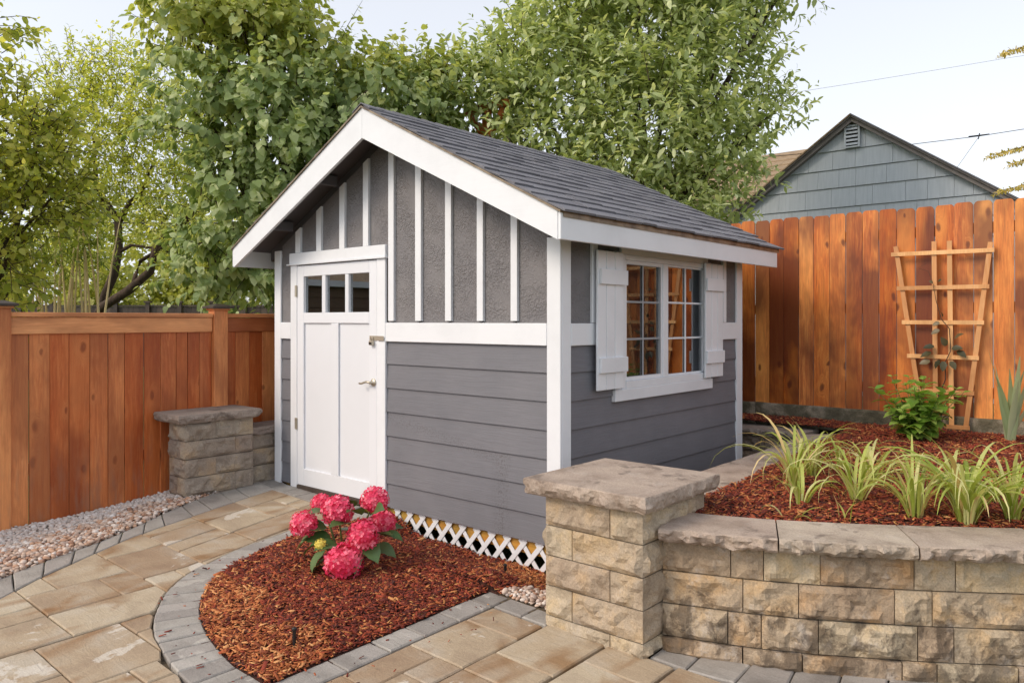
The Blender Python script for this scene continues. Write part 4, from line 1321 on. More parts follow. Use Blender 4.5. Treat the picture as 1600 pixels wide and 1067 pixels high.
# ridge caps
yy = YF - .03
rcV, rcF = [], []
for (dx, z) in ((-.10, -.052), (0, 0), (.10, -.052)):
    for y in (0, .24):
        rcV += [(dx, y, z + (.010 if y == 0 else 0)), (dx, y, z + (.010 if y == 0 else 0) - .007)]
rcF = [(0, 2, 6, 4), (4, 6, 10, 8), (1, 5, 7, 3), (5, 9, 11, 7), (0, 4, 5, 1), (4, 8, 9, 5), (2, 3, 7, 6), (6, 7, 11, 10), (0, 1, 3, 2), (8, 10, 11, 9)]
rme = mesh('ridge_cap', rcV, rcF, M['shingle'])
while yy < YB - .02:
    link('ridge_cap', rme, shed, Vector((XR, yy, roof_z(XR) + .040)) - base)
    yy += .147

# white lattice skirt and what is behind it -------------------------
lat = bx('lattice_frame', -1.60, -.02, .010, .022, -.012, -.001, 'white', shed, .001)
LZ0, LZ1 = -.235, -.012
hgt = LZ1 - LZ0
step = .135
for d in (-1, 1):
    x = -1.60 - hgt
    while x < .25:
        xa, xb = (x, x + hgt * .85) if d > 0 else (x + hgt * .85, x)
        w = .016
        u = Vector((xb - xa, 0, hgt)).normalized(); nrm = Vector((u.z, 0, -u.x))
        y0 = .0135 if d > 0 else .0185
        # clip to the panel
        def clipz(xq): return xq
        pa, pb = Vector((xa, 0, LZ0)), Vector((xb, 0, LZ1))
        t0, t1 = 0.0, 1.0
        for lo, sg in ((-1.60, 1), (-.02, -1)):
            fa, fb = sg * (pa.x - lo), sg * (pb.x - lo)
            if fa < 0 and fb < 0: t0, t1 = 1, 0; break
            if fa < 0: t0 = max(t0, fa / (fa - fb))
            elif fb < 0: t1 = min(t1, fa / (fa - fb))
        if t1 - t0 > .08:
            qa, qb = pa.lerp(pb, t0), pa.lerp(pb, t1)
            P = [qa + nrm * w, qa - nrm * w, qb - nrm * w, qb + nrm * w]
            V = [(p.x, y0, p.z) for p in P] + [(p.x, y0 + .0045, p.z) for p in P]
            F = [(3, 2, 1, 0), (4, 5, 6, 7)] + [(i, (i + 1) % 4, 4 + (i + 1) % 4, 4 + i) for i in range(4)]
            part('lattice_strip', V, F, M['white'], lat)
        x += step
bx('floor_skid', -3.0, -.03, .030, .12, -.10, -.021, 'skid', shed)
bx('floor_skid', -.15, -.06, .16, 2.5, -.105, -.031, 'skid', shed)

# ================================================================== FENCES
# left fence: boards, rail, cap and capped posts
lf = thing('wooden_fence', (-3.5, -0.8, -0.1), 'reddish stained board fence with flat top rail, left of the path', 'fence', 'wooden fences')
ed = [-3.62, -3.49, -3.36, -3.22, -3.09, -2.96, -2.82, -2.69, -2.55, -2.42, -2.29, -2.16, -2.06, -1.923, -1.797, -1.661, -1.53, -1.38, -1.248, -1.122, -0.971, -0.835, -0.701, -0.601, -0.499, -0.389, -0.258, -0.166, -0.028, 0.101, 0.254]
while ed[-1] < 3.4: ed.append(ed[-1] + random.uniform(.125, .145))
for a, b in zip(ed[:-1], ed[1:]):
    if (a, b) in ((-2.06, -1.923), (-0.389, -0.258)): continue
    g = random.choice((.001, .0015, .003, .005))
    dx = random.uniform(-.004, .004)
    tl = random.uniform(-.0025, .0025)
    V, F = boxvf(-3.522 + dx, -3.503 + dx, a + g, b - g, -.16, 1.31, .002)
    V = [(x, y + tl * (z - .5), z) for x, y, z in V]
    part('fence_board', V, F, M['cedar_left'], lf)
for a, b in ((-3.6, -2.05), (-1.925, -.392), (-.257, 1.35), (1.46, 3.45)):
    bx('top_rail', -3.502, -3.482, a, b, 1.288, 1.412, 'cedar_left_h', lf, .004)
    bx('top_cap', -3.56, -3.468, a, b, 1.4135, 1.448, 'cedar_left_h', lf, .004)
    bx('back_rail', -3.56, -3.523, a, b, .25, .34, 'cedar_left_h', lf, .003)
for yp in (-1.988, -.324, 1.405):
    po = bx('fence_post', -3.565, -3.458, yp - .064, yp + .064, -.16, 1.475, 'cedar_left', lf, .004)
    bx('post_collar', -3.578, -3.445, yp - .078, yp + .078, 1.4755, 1.492, 'cedar_left_h', po, .003)
    a, r = 1.4925, .098
    V = [(-3.5115 - r, yp - r, a), (-3.5115 + r, yp - r, a), (-3.5115 + r, yp + r, a), (-3.5115 - r, yp + r, a)]
    V += [(v[0], v[1], a + .016) for v in V] + [(-3.5115 + (v[0] + 3.5115) * .3, yp + (v[1] - yp) * .3, a + .040) for v in V]
    F = [(3, 2, 1, 0)] + [(i, (i + 1) % 4, 4 + (i + 1) % 4, 4 + i) for i in range(4)] + [(4 + i, 4 + (i + 1) % 4, 8 + (i + 1) % 4, 8 + i) for i in range(4)] + [(8, 9, 10, 11)]
    part('post_cap', V, F, M['trim_dark'] if False else M['oldwood'], po)

# back fence: dog-eared pickets on a concrete foot
bf = thing('wooden_fence', (0.6, 3.5, 0.4), 'tall orange stained picket fence with clipped tops, behind the raised bed', 'fence', 'wooden fences')
ed = [-2.44, -2.30, -2.16, -2.01, -1.86, -1.72, -1.57, -1.43, -1.28, -1.13, -.99, -.84, -.69, -.55, -.405, -.262, -.119, .017, .162, .302, .443, .586, .731, .871, 1.016, 1.165, 1.311, 1.455, 1.598, 1.737, 1.883]
while ed[-1] < 4.3: ed.append(ed[-1] + random.uniform(.14, .15))
for a, b in zip(ed[:-1], ed[1:]):
    g = random.uniform(.0015, .0045)
    zt = 2.357 + random.uniform(-.006, .008); zb = .585 + random.uniform(-.006, .004)
    c = random.uniform(.018, .028); d = random.uniform(.022, .034)
    tl = random.uniform(-.003, .003)
    P = [(a + g, zb), (b - g, zb), (b - g + tl, zt - d), (b - g - c * .45 + tl, zt - d * .28), (b - g - c + tl, zt), (a + g + c + tl, zt), (a + g + c * .45 + tl, zt - d * .28), (a + g + tl, zt - d)]
    dy = random.uniform(-.003, .003)
    V, F = sidepoly(P, 3.5 + dy, 3.518 + dy)
    part('picket', V, F, M['cedar_back'], bf)
for z in (.75, 1.45, 2.1):
    bx('back_rail', -2.45, 4.3, 3.522, 3.56, z, z + .09, 'cedar_left_h', bf)
for x in (-2.3, -.1, 2.1, 4.2):
    bx('fence_post', x - .045, x + .045, 3.562, 3.65, .2, 2.3, 'cedar_left', bf)
kb = thing('concrete_kerb', (0.6, 3.52, 0.3), 'mossy dark concrete kerb under the orange picket fence', 'kerb')
x = -2.45
for L in (2.2, 2.25, 2.3):
    n = int(L / .06)
    V, F = [], []
    for i in range(n + 1):
        xx = x + .004 + (L - .008) * i / n
        for (y, z) in ((3.478, .30), (3.476, .45), (3.478, .575), (3.484, .592), (3.56, .596), (3.56, .3)):
            V.append((xx, y + .006 * mnoise.noise(Vector((xx * 9, z * 9, 2))), z + (.005 * mnoise.noise(Vector((xx * 7, 3, z))) if z > .5 else 0)))
    for i in range(n):
        for k in range(6):
            F.append((i * 6 + k, i * 6 + (k + 1) % 6, (i + 1) * 6 + (k + 1) % 6, (i + 1) * 6 + k))
    F += [tuple(range(6)), tuple(reversed(range(n * 6, n * 6 + 6)))]
    part('kerb_slab', V, [tuple(reversed(f)) for f in F], M['concrete'], kb)
    x += L

# trellis ------------------------------------------------------------
tr_ = thing('trellis', (1.39, 3.45, 0.5), 'pale wooden fan trellis leaning on the orange fence', 'trellis')
def stick(name, p, q, w=.034, t=.013, y=3.45, mat='trellis'):
    p, q = Vector((p[0], 0, p[1])), Vector((q[0], 0, q[1]))
    u = (q - p).normalized(); nn = Vector((u.z, 0, -u.x)) * (w / 2)
    P = [p - nn, p + nn, q + nn, q - nn]
    V = [(v.x, y - t, v.z) for v in P] + [(v.x, y, v.z) for v in P]
    F = [(0, 1, 2, 3), (7, 6, 5, 4)] + [(i, 4 + i, 4 + (i + 1) % 4, (i + 1) % 4) for i in range(4)]
    return part(name, V, F, M[mat], tr_)
for p, q in (((1.240, .50), (1.022, 2.026)), ((1.332, .50), (1.319, 2.05)), ((1.45, .50), (1.433, 2.047)), ((1.551, .50), (1.727, 2.018))):
    stick('upright', p, q, .036)
for (a, b, z0, z1) in ((.989, 1.755, 1.957, 1.952), (1.033, 1.72, 1.664, 1.662), (1.074, 1.684, 1.373, 1.371), (1.115, 1.648, 1.087, 1.084), (1.188, 1.615, .797, .796), (1.225, 1.583, .508, .511)):
    stick('crossbar', (a, z0), (b, z1), .034, .012, 3.4365)

# ================================================================== FAR HOUSES, CABLES
nh = thing('neighbour_house', (-1.01, 9.0, 0.2), 'blue grey shingled gable end of a house behind the orange fence', 'house', 'houses beyond the fences')
HX, HZ, HS = -1.01, 4.55, .70
def hrake(x): return HZ - abs(x - HX) * HS
V, F = sidepoly([(HX - 2.7, .2), (HX + 2.7, .2), (HX + 2.7, hrake(HX + 2.7)), (HX, HZ), (HX - 2.7, hrake(HX - 2.7))], 9.03, 9.06)
part('wall', V, F, M['house_blue'], nh)
bx('wall', HX - 2.7, HX - 2.64, 9.07, 16, .2, 2.6, 'house_blue', nh, 0); bx('wall', HX + 2.64, HX + 2.7, 9.07, 16, .2, 2.6, 'house_blue', nh, 0)
rows = [2.28, 2.59, 2.89, 3.20, 3.515, 3.81, 4.11, 4.60]
for z0, z1 in zip(rows[:-1], rows[1:]):
    half = (HZ - z0) / HS - .05
    x = HX - half
    while x < HX + half - .05:
        wv = random.uniform(.22, .55)
        xb = min(x + wv, HX + half)
        if HX + half - xb < .09: xb = HX + half
        P = [(x + .002, z0), (xb - .002, z0)]
        tp = []
        for xx in ([xb - .002] + ([HX] if x < HX < xb else []) + [x + .002]):
            tp.append((xx, max(z0 + .01, min(z1 - .012, hrake(xx) - .02))))
        pts = P + tp
        n = len(pts)
        V = [(px, 9.0 + (0.0 if pz <= z0 + .001 else .018), pz) for px, pz in pts] + [(px, 9.028, pz) for px, pz in pts]
        F = [tuple(range(n)), tuple(reversed(range(n, 2 * n)))] + [(i, n + i, n + (i + 1) % n, (i + 1) % n) for i in range(n)]
        part('siding_shingle', V, F, M['house_blue'], nh)
        x = xb
vt = bx('gable_vent', HX - .115, HX + .095, 8.975, 8.985, 4.13, 4.46, 'black', nh, 0)
for a, b, c, d in ((HX - .13, HX - .10, 4.115, 4.475), (HX + .08, HX + .11, 4.115, 4.475), (HX - .0995, HX + .0795, 4.445, 4.475), (HX - .0995, HX + .0795, 4.115, 4.14)):
    bx('vent_frame', a, b, 8.955, 8.974, c, d, 'house_blue', vt, .002)
for k in range(5):
    z = 4.155 + k * .06
    V = [(HX - .099, 8.945, z), (HX + .079, 8.945, z), (HX + .079, 8.972, z + .032), (HX - .099, 8.972, z + .032), (HX - .099, 8.945, z + .008), (HX + .079, 8.945, z + .008), (HX + .079, 8.972, z + .040), (HX - .099, 8.972, z + .040)]
    part('vent_slat', V, [(0, 1, 2, 3), (7, 6, 5, 4), (0, 4, 5, 1), (2, 6, 7, 3), (1, 5, 6, 2), (3, 7, 4, 0)], M['house_blue'], vt)
for s in (-1, 1):
    xe = HX + s * 2.95
    for (t0, t1, y0, y1, nm, mt) in ((-.035, .035, 8.90, 8.998, 'rake_board', 'trim_dark'), (.0355, .062, 8.86, 8.998, 'rake_moulding', 'trim_dark')):
        P = [(xe, hrake(xe) + t0), (HX, HZ + t0), (HX, HZ + t1), (xe, hrake(xe) + t1)]
        V, F = sidepoly(P if s < 0 else P[::-1], y0, y1)
        part(nm, V, F, M[mt], nh)
    P = [(xe, hrake(xe) + .063), (HX, HZ + .063), (HX, HZ + .085), (xe, hrake(xe) + .085)]
    V, F = sidepoly(P if s < 0 else P[::-1], 8.84, 16.2)
    part('roof', V, F, M['roof_tan'] if s < 0 else M['shingle'], nh)

n2 = thing('neighbour_house', (-5.2, 16, 0.2), 'house with tan shingle roof glimpsed between tree and blue gable', 'house', 'houses beyond the fences')
bx('wall', -8.4, -3.6, 13.6, 18.6, .2, 4.3, 'house_blue', n2, 0)
for k in range(9):
    t0, t1 = k / 9, (k + 1) / 9
    y0, y1 = 13.1 + 3.0 * t0, 13.1 + 3.0 * t1
    z0, z1 = 4.15 + 1.62 * t0, 4.15 + 1.62 * t1
    V = [(-8.8, y0, z0 + .03), (-3.3, y0, z0 + .03), (-3.3, y1, z1), (-8.8, y1, z1), (-8.8, y0, z0 - .02), (-3.3, y0, z0 - .02)]
    part('shingle_course', V, [(0, 1, 2, 3), (4, 5, 1, 0)], M['roof_tan'], n2)
V = [(-8.8, 16.1, 5.77), (-3.3, 16.1, 5.77), (-3.3, 19.1, 4.15), (-8.8, 19.1, 4.15)]
part('roof', V, [(0, 1, 2, 3)], M['roof_tan'], n2)

n3 = thing('neighbour_house', (-9.6, -6, 0), 'low brown house with white gutter, mirrored in the door panes', 'house', 'houses beyond the fences')
bx('wall', -12.5, -8.7, -10.0, -3.2, -.2, 2.0, 'brown_wall', n3, 0)
for k in range(11):
    bx('siding_board', -8.7, -8.672, -10.0, -3.2, -.1 + k * .19, .08 + k * .19, 'brown_wall', n3, .004)
bx('gutter', -8.66, -8.50, -10.2, -3.0, 1.99, 2.10, 'white', n3)
V = [(-8.5, -10.2, 2.1), (-8.5, -3.0, 2.1), (-10.6, -3.0, 3.1), (-10.6, -10.2, 3.1), (-12.7, -3.0, 2.1), (-12.7, -10.2, 2.1)]
part('roof', V, [(0, 1, 2, 3), (3, 2, 4, 5), (0, 3, 5), (1, 4, 2)], M['roof_tan'], n3)

def cable(name, pts, r, label, sag=0.0):
    P = [Vector(p) for p in pts]
    out = []
    for a, b in zip(P[:-1], P[1:]):
        for k in range(10):
            t = k / 10
            q = a.lerp(b, t); q.z -= sag * 4 * t * (1 - t); out.append(q)
    out.append(P[-1])
    o = part(name, *tubevf(out, r, 5), M['cable'])
    return tag(o, label, 'cable', 'overhead cables')
c1_ = cable('overhead_cable', [(-6.0, 9.7, 4.5), (-1.29, 13.78, 5.04), (-.24, 14.69, 5.21), (4.0, 18.4, 6.1)], .007, 'thick black cable with splice running right from the blue gable')
part('splice', *merge(tubevf([(-.40, 14.55, 5.20), (-.08, 14.83, 5.25)], .014, 6), tubevf([(-.25, 14.68, 5.15), (-.23, 14.70, 5.27)], .012, 5)), M['cable'], c1_)
cable('overhead_cable', [(-.24, 14.69, 5.2), (-.59, 14.39, 4.55), (-1.2, 13.9, 3.4)], .004, 'thin drop wire slanting down from the cable splice')
cable('overhead_cable', [(-9.5, 14.6, 7.1), (-.84, 22.09, 8.86), (6, 28, 10.4)], .004, 'faint high wire crossing the pale sky on the right', .05)
cable('overhead_cable', [(-3.0, 12.3, 3.85), (.2, 15.1, 4.08), (4.5, 18.8, 4.45)], .007, 'low dark cable just above the fence top at the right edge')
cable('overhead_cable', [(-26, -6.2, 3.7), (-16.48, 2.02, 3.61), (-14.02, 4.14, 3.53), (-6, 11, 3.6)], .018, 'dark cable crossing behind the small trees on the left', .02)

# arbor post glimpsed behind the ridge
ab = thing('garden_arbor', (-3.6, 3.25, 0.2), 'reddish brown wooden arbor post with braces behind the shed ridge', 'arbor')
bx('post', -3.645, -3.555, 3.21, 3.30, .2, 3.98, 'cedar_left', ab)
bx('beam', -3.95, -3.25, 3.22, 3.29, 3.981, 4.06, 'cedar_left_h', ab)
for s in (-1, 1):
    V = [(-3.6 + s * .046, 3.225, 3.62), (-3.6 + s * .046, 3.285, 3.62), (-3.6 + s * .046, 3.285, 3.72), (-3.6 + s * .046, 3.225, 3.72), (-3.6 + s * .26, 3.225, 3.88), (-3.6 + s * .26, 3.285, 3.88), (-3.6 + s * .26, 3.285, 3.975), (-3.6 + s * .26, 3.225, 3.975)]
    part('brace', V, [(0, 1, 2, 3), (7, 6, 5, 4), (0, 4, 5, 1), (1, 5, 6, 2), (2, 6, 7, 3), (3, 7, 4, 0)], M['cedar_left'], ab)

# old fence far behind the left fence
ff = thing('wooden_fence', (-18, 4.6, 0), 'dark weathered fence with capped posts, far beyond the left fence', 'fence', 'wooden fences')
A, B = Vector((-21.5, 1.65)), Vector((-14.2, 7.95))
u = (B - A).normalized(); nn = Vector((-u.y, u.x))
def obox(name, s0, s1, off0, off1, z0, z1, par, mat='oldwood'):
    P = [A + u * s0 + nn * off0, A + u * s1 + nn * off0, A + u * s1 + nn * off1, A + u * s0 + nn * off1]
    V, F = prismvf([(p.x, p.y) for p in P], z0, z1)
    return part(name, V, F, M[mat], par)
s = 0.0
while s < (B - A).length - .15:
    obox('fence_board', s, s + .145, 0, .02, -.2, 1.74, ff); s += .15
obox('top_cap', 0, (B - A).length, -.03, .06, 1.745, 1.785, ff)
s = .5
while s < (B - A).length:
    po = obox('fence_post', s - .05, s + .05, -.07, -.005, -.2, 1.84, ff); obox('post_cap', s - .08, s + .08, -.1, .03, 1.842, 1.89, po); s += .83

# ================================================================== PLANTS
HEART = (np.array([(0, 0, 0), (0, .33, .02), (0, .68, -.02), (0, 1, -.14), (-.19, -.12, .03), (-.43, .05, .07), (-.45, .34, .07), (-.24, .72, -.01), (.19, -.12, .03), (.43, .05, .07), (.45, .34, .07), (.24, .72, -.01)]), np.array([(0, 1, 5, 4), (1, 2, 6, 5), (2, 3, 7, 6), (0, 8, 9, 1), (1, 9, 10, 2), (2, 10, 11, 3)]))
Q4 = np.array([(0, 1, 4, 3), (1, 2, 5, 4), (0, 6, 7, 1), (1, 7, 8, 2)])
OVAL = (np.array([(0, 0, 0), (0, .5, .03), (0, 1, -.12), (-.10, .06, .02), (-.21, .38, .06), (-.15, .74, .0), (.10, .06, .02), (.21, .38, .06), (.15, .74, .0)]), Q4)
BROAD = (np.array([(0, 0, 0), (0, .5, .0), (0, 1, -.16), (-.16, .04, .03), (-.34, .36, .07), (-.23, .72, .0), (.16, .04, .03), (.34, .36, .07), (.23, .72, .0)]), Q4)
NARROW = (np.array([(0, 0, 0), (0, .5, .0), (0, 1, -.2), (-.05, .05, .01), (-.09, .4, .02), (-.06, .75, -.06), (.05, .05, .01), (.09, .4, .02), (.06, .75, -.06)]), Q4)
def norm(a): return a / np.maximum(1e-9, np.linalg.norm(a, axis=-1, keepdims=True))
def leaf_frames(d, up):
    d = norm(d)
    x = norm(np.cross(d, up)); z = np.cross(x, d)
    return np.stack([x, d, z], -1)          # columns: width, length, normal
def shoots_to_leaves(base, dr, ln, m, size, droop=.35, spread=.9, face=None):
    S = len(base)
    t = np.tile(np.linspace(.08, 1, m), (S, 1)) + rng.normal(0, .03, (S, m))
    a = norm(np.cross(dr, rng.normal(size=(S, 3)))); b = np.cross(dr, a)
    ph = rng.uniform(0, 6.28, (S, 1)) + np.arange(m)[None] * 2.4
    out = a[:, None] * np.cos(ph)[..., None] + b[:, None] * np.sin(ph)[..., None]
    bend = np.array([0, 0, -.12]) * (t ** 2)[..., None] * ln[:, None, None]
    P = base[:, None] + dr[:, None] * (ln[:, None] * t)[..., None] + bend
    d = out * spread + dr[:, None] * (.35 + .8 * t[..., None] ** 3) + np.array([0, 0, -droop]) + rng.normal(0, .22, P.shape)
    up = np.array([0, 0, 1.0]) + dr[:, None] * .3 + rng.normal(0, .45, P.shape)
    if face is not None:      # big soft leaves hang like roof tiles, facing outwards
        d = face[:, None] * .35 + out * .45 + np.array([0, 0, -.75]) + dr[:, None] * (.9 * t[..., None] ** 4) + rng.normal(0, .25, P.shape)
        up = face[:, None] * .9 + np.array([0, 0, .7]) + rng.normal(0, .3, P.shape)
    sz = size * rng.uniform(.5, 1.25, t.shape) * (1.05 - .35 * t ** 4)
    return P.reshape(-1, 3), leaf_frames(d, up).reshape(-1, 3, 3), sz.ravel()
def leaf_soup(name, P, Rm, sz, tmpl, mat, parent):
    T, TF = tmpl
    V = np.einsum('nij,nkj->nki', Rm, T[None] * sz[:, None, None]) + P[:, None]
    N = len(P)
    F = (TF[None] + len(T) * np.arange(N)[:, None, None]).reshape(-1, 4)
    return soup(name, V.reshape(-1, 3), F, np.repeat(rng.uniform(0, 1, N), len(TF)), mat, parent, smooth=True)
def leaf_object(name, me, p, Rm, s, parent):
    o = bpy.data.objects.new(name, me); C.objects.link(o); o.parent = parent
    m4 = Matrix([[Rm[i][j] * s for j in range(3)] + [p[i] - aloc_cache[parent.name][i]] for i in range(3)] + [[0, 0, 0, 1]])
    o.matrix_local = m4
    return o
aloc_cache = {}
CAMP = np.array(cam.location); th = .711088
def in_frame(P):
    d = P - CAMP
    r = d[:, 0] * math.cos(th) + d[:, 1] * math.sin(th); f = -d[:, 0] * math.sin(th) + d[:, 1] * math.cos(th)
    return (f > .5) & (np.abs(r / f) < .66) & ((d[:, 2] / f) < .41), f
def tree(name, label, base, clumps, mat, tmpl, leaf, per, m, ln=(.25, .5), trunk_r=.09, group='trees beyond the fences', droop=.35, upb=.6, loose=0, wood='bark', forks=None, top=None, spread=.9, limb=True, tiles=False, spires=0):
    t = thing(name, base, label, 'tree', group)
    aloc_cache[t.name] = Vector(base)
    Bs, Ds, Ls, Fs = [], [], [], []
    for c, r in clumps:
        n = max(6, int(per * r * r))
        dv = norm(rng.normal(size=(n, 3)))
        rad = r * rng.uniform(.15, 1.08, n) ** .55
        Bs.append(np.array(c) + dv * rad[:, None] * np.array([1, 1, .9]))
        Ds.append(norm(dv * .75 + np.array([0, 0, upb]) + rng.normal(0, .35, (n, 3))))
        Ls.append(rng.uniform(ln[0], ln[1], n)); Fs.append(dv)
    Bs, Ds, Ls, Fs = np.concatenate(Bs), np.concatenate(Ds), np.concatenate(Ls), np.concatenate(Fs)
    if spires:                # long new shoots standing out of the crown
        hi = np.argsort(-(Bs[:, 2] + rng.normal(0, .5, len(Bs))))[:spires]
        Ls[hi] *= rng.uniform(1.5, 2.2, spires)
        Ds[hi] = norm(Ds[hi] * .35 + np.array([0, 0, 1.0]) + rng.normal(0, .12, (spires, 3)))
    P, Rm, sz = shoots_to_leaves(Bs, Ds, Ls, m, leaf, droop, spread, Fs if tiles else None)
    keep = np.ones(len(P), bool)
    if loose:
        ok, f = in_frame(P)
        score = f + rng.uniform(0, .9, len(P)) + (~ok) * 50
        idx = np.argsort(score)[:loose]
        keep[idx] = False
        me = mesh('leaf', tmpl[0], tmpl[1], M[mat], True)
        for i in idx: leaf_object('leaf', me, P[i], Rm[i], float(sz[i]), t)
    if top is not None:
        zc, mat2 = top
        hi = keep & (P[:, 2] + rng.normal(0, .25, len(P)) > zc)
        leaf_soup('upper_leaves', P[hi], Rm[hi], sz[hi], tmpl, mat2, t)
        keep &= ~hi
    leaf_soup('crown', P[keep], Rm[keep], sz[keep], tmpl, mat, t)
    # twigs as one mass of fine stems
    k = rng.permutation(len(Bs))[:min(len(Bs), 900)]
    vf = []
    for i in k:
        b, d, l = Vector(Bs[i]), Vector(Ds[i]), float(Ls[i])
        vf.append(tubevf([b - d * .1, b + d * l * .5, b + d * l + Vector((0, 0, -.12 * l))], [.006, .004, .002], 3, False))
    V, F = merge(*vf)
    o = part('twigs', V, F, M[wood], t); o['kind'] = 'stuff'
    # trunk and limbs
    bx_, by_, bz_ = base
    cen = sum((Vector(c) for c, r in clumps), Vector((0, 0, 0))) / len(clumps)
    fk = Vector((bx_ + (cen.x - bx_) * .25, by_ + (cen.y - by_) * .25, bz_ + (cen.z - bz_) * .45)) if forks is None else Vector(forks)
    b0 = Vector(base)
    part('trunk', *tubevf([b0, b0.lerp(fk, .35) + Vector((.04, -.03, 0)), b0.lerp(fk, .7) - Vector((.03, .02, 0)), fk], [trunk_r * 1.3, trunk_r, trunk_r * .88, trunk_r * .8], 10), M[wood], t, True)
    if limb:
        for c, r in clumps:
            c = Vector(c); q = fk.lerp(c, .5) + Vector((random.uniform(-.15, .15), random.uniform(-.15, .15), random.uniform(.0, .2)))
            part('limb', *tubevf([fk - Vector((0, 0, .05)), fk.lerp(q, .5), q, c, c + (c - q) * .4], [trunk_r * .6, trunk_r * .5, trunk_r * .38, trunk_r * .22, .006], 7), M[wood], t, True)
    return t

heart = [((-5.62, .5, 4.61), .46), ((-5.25, 1.0, 4.43), .70), ((-5.3, .56, 3.61), .50), ((-4.94, 1.14, 3.44), .85), ((-4.54, 2.01, 3.85), .74), ((-4.23, 2.54, 3.95), .56), ((-5.03, .79, 2.61), .62), ((-5.1, .6, 1.96), .48), ((-5.0, 1.61, 4.35), .5), ((-4.72, 1.59, 2.89), .80), ((-5.47, 1.21, 5.2), .62), ((-4.6, 1.5, 1.8), .55), ((-5.65, .42, 5.2), .32), ((-4.3, 2.2, 3.2), .6), ((-4.75, .75, 2.0), .35), ((-4.05, 2.75, 4.1), .45), ((-5.2, 1.1, 5.0), .5)]
tree('heart_leaved_tree', 'large heart-leaved tree rising behind the shed, left of the ridge', (-4.85, 1.7, -.1), heart, 'leaf_heart', HEART, .103, 330, 11, (.3, .6), .055, loose=300, top=(4.35, 'leaf_heart_top'), droop=.55, tiles=True, spires=60)
plum = [((-3.65, 3.3, 3.95), .62), ((-3.17, 3.98, 4.45), .85), ((-3.17, 4.25, 5.38), .75), ((-2.41, 4.9, 5.05), 1.0), ((-2.2, 4.55, 3.79), .96), ((-1.68, 5.4, 4.44), .85), ((-1.4, 5.25, 3.5), .48), ((-1.62, 4.89, 2.9), .62), ((-2.57, 5.16, 6.19), 1.2), ((-1.68, 5.79, 5.63), .70), ((-1.25, 5.9, 5.45), .35), ((-2.98, 3.5, 3.3), .60), ((-2.28, 4.0, 3.1), .60), ((-1.11, 5.89, 4.0), .33), ((-1.75, 5.9, 6.36), .70), ((-.95, 6.1, 5.75), .18), ((-1.7, 4.6, 2.3), .6), ((-3.85, 3.0, 4.25), .42), ((-3.5, 3.6, 4.6), .4)]
tree('oval_leaved_tree', 'tall oval-leaved tree behind the shed roof, beside the blue gable', (-2.4, 4.7, .1), plum, 'leaf_plum', OVAL, .128, 380, 11, (.25, .55), .08, loose=300, droop=.25, spires=60)
edge = [((-7.31, -1.16, 4.68), .42), ((-7.38, -.96, 3.59), .66), ((-7.44, -.48, 3.5), .60), ((-7.33, -.65, 2.74), .67), ((-7.43, -1.01, 2.12), .58), ((-7.37, -.3, 2.94), .40), ((-7.89, -1.14, 2.89), .67), ((-8.0, -1.6, 4.0), .7), ((-7.6, -.9, 1.6), .4)]
tree('olive_leaved_tree', 'olive green tree cut by the left edge of the picture', (-7.7, -1.0, -.1), edge, 'leaf_edge', BROAD, .105, 260, 9, (.25, .5), .06, droop=.3, upb=.15)
small = [((-12.28, 1.68, 5.75), .65), ((-11.57, 2.29, 5.45), .90), ((-12.22, 1.99, 4.7), 1.0), ((-11.31, 2.52, 4.42), 1.0), ((-10.87, 2.9, 4.89), .78), ((-11.98, 2.46, 3.5), .80), ((-10.95, 2.82, 3.37), .6), ((-12.82, 1.88, 3.7), .75), ((-10.69, 3.05, 3.95), .65), ((-11.7, 2.2, 6.0), .45), ((-12.6, 1.4, 5.2), .5), ((-13.2, 1.2, 4.4), .8), ((-10.6, 3.0, 2.7), .45), ((-12.6, 1.8, 2.7), .5)]
st = tree('small_leaved_tree', 'airy yellow green tree with dark crooked trunk beyond the left fence', (-12.05, 1.9, -.1), small, 'leaf_small', OVAL, .10, 300, 9, (.3, .6), .085, forks=(-11.9, 2.0, 1.75), droop=.2, limb=False)
part('limb', *tubevf([(-11.92, 1.98, 1.6), (-11.88, 2.02, 1.86), (-11.77, 2.12, 2.21), (-11.69, 2.18, 2.68), (-11.71, 2.17, 3.2), (-11.88, 2.02, 3.55), (-12.01, 1.91, 3.84), (-12.1, 1.9, 4.8)], [.085, .08, .078, .072, .066, .06, .05, .02], 10), M['bark'], st, True)
part('limb', *tubevf([(-11.95, 1.9, 1.45), (-11.71, 1.9, 1.63), (-11.37, 2.2, 1.91), (-11.06, 2.46, 2.26), (-10.99, 2.52, 2.66), (-10.83, 2.67, 2.94), (-10.58, 2.88, 3.17), (-10.24, 3.18, 3.69), (-10.2, 3.2, 4.3)], [.085, .08, .078, .072, .066, .058, .05, .04, .015], 10), M['bark'], st, True)
part('limb', *tubevf([(-11.3, 2.25, 1.97), (-11.28, 2.3, 2.2), (-11.2, 2.35, 2.45), (-11.0, 2.5, 2.6), (-10.8, 2.65, 2.75), (-10.6, 2.8, 2.8)], [.045, .04, .036, .032, .026, .015], 8), M['bark'], st, True)
part('limb', *tubevf([(-11.7, 2.2, 3.2), (-11.55, 2.3, 3.5), (-11.4, 2.45, 3.7), (-11.2, 2.6, 4.3)], [.06, .05, .04, .02], 8), M['bark'], st, True)
part('limb', *tubevf([(-11.72, 2.14, 2.6), (-11.5, 2.32, 2.75), (-11.2, 2.55, 2.7), (-10.9, 2.85, 2.6)], [.04, .03, .025, .01], 6), M['bark'], st, True)

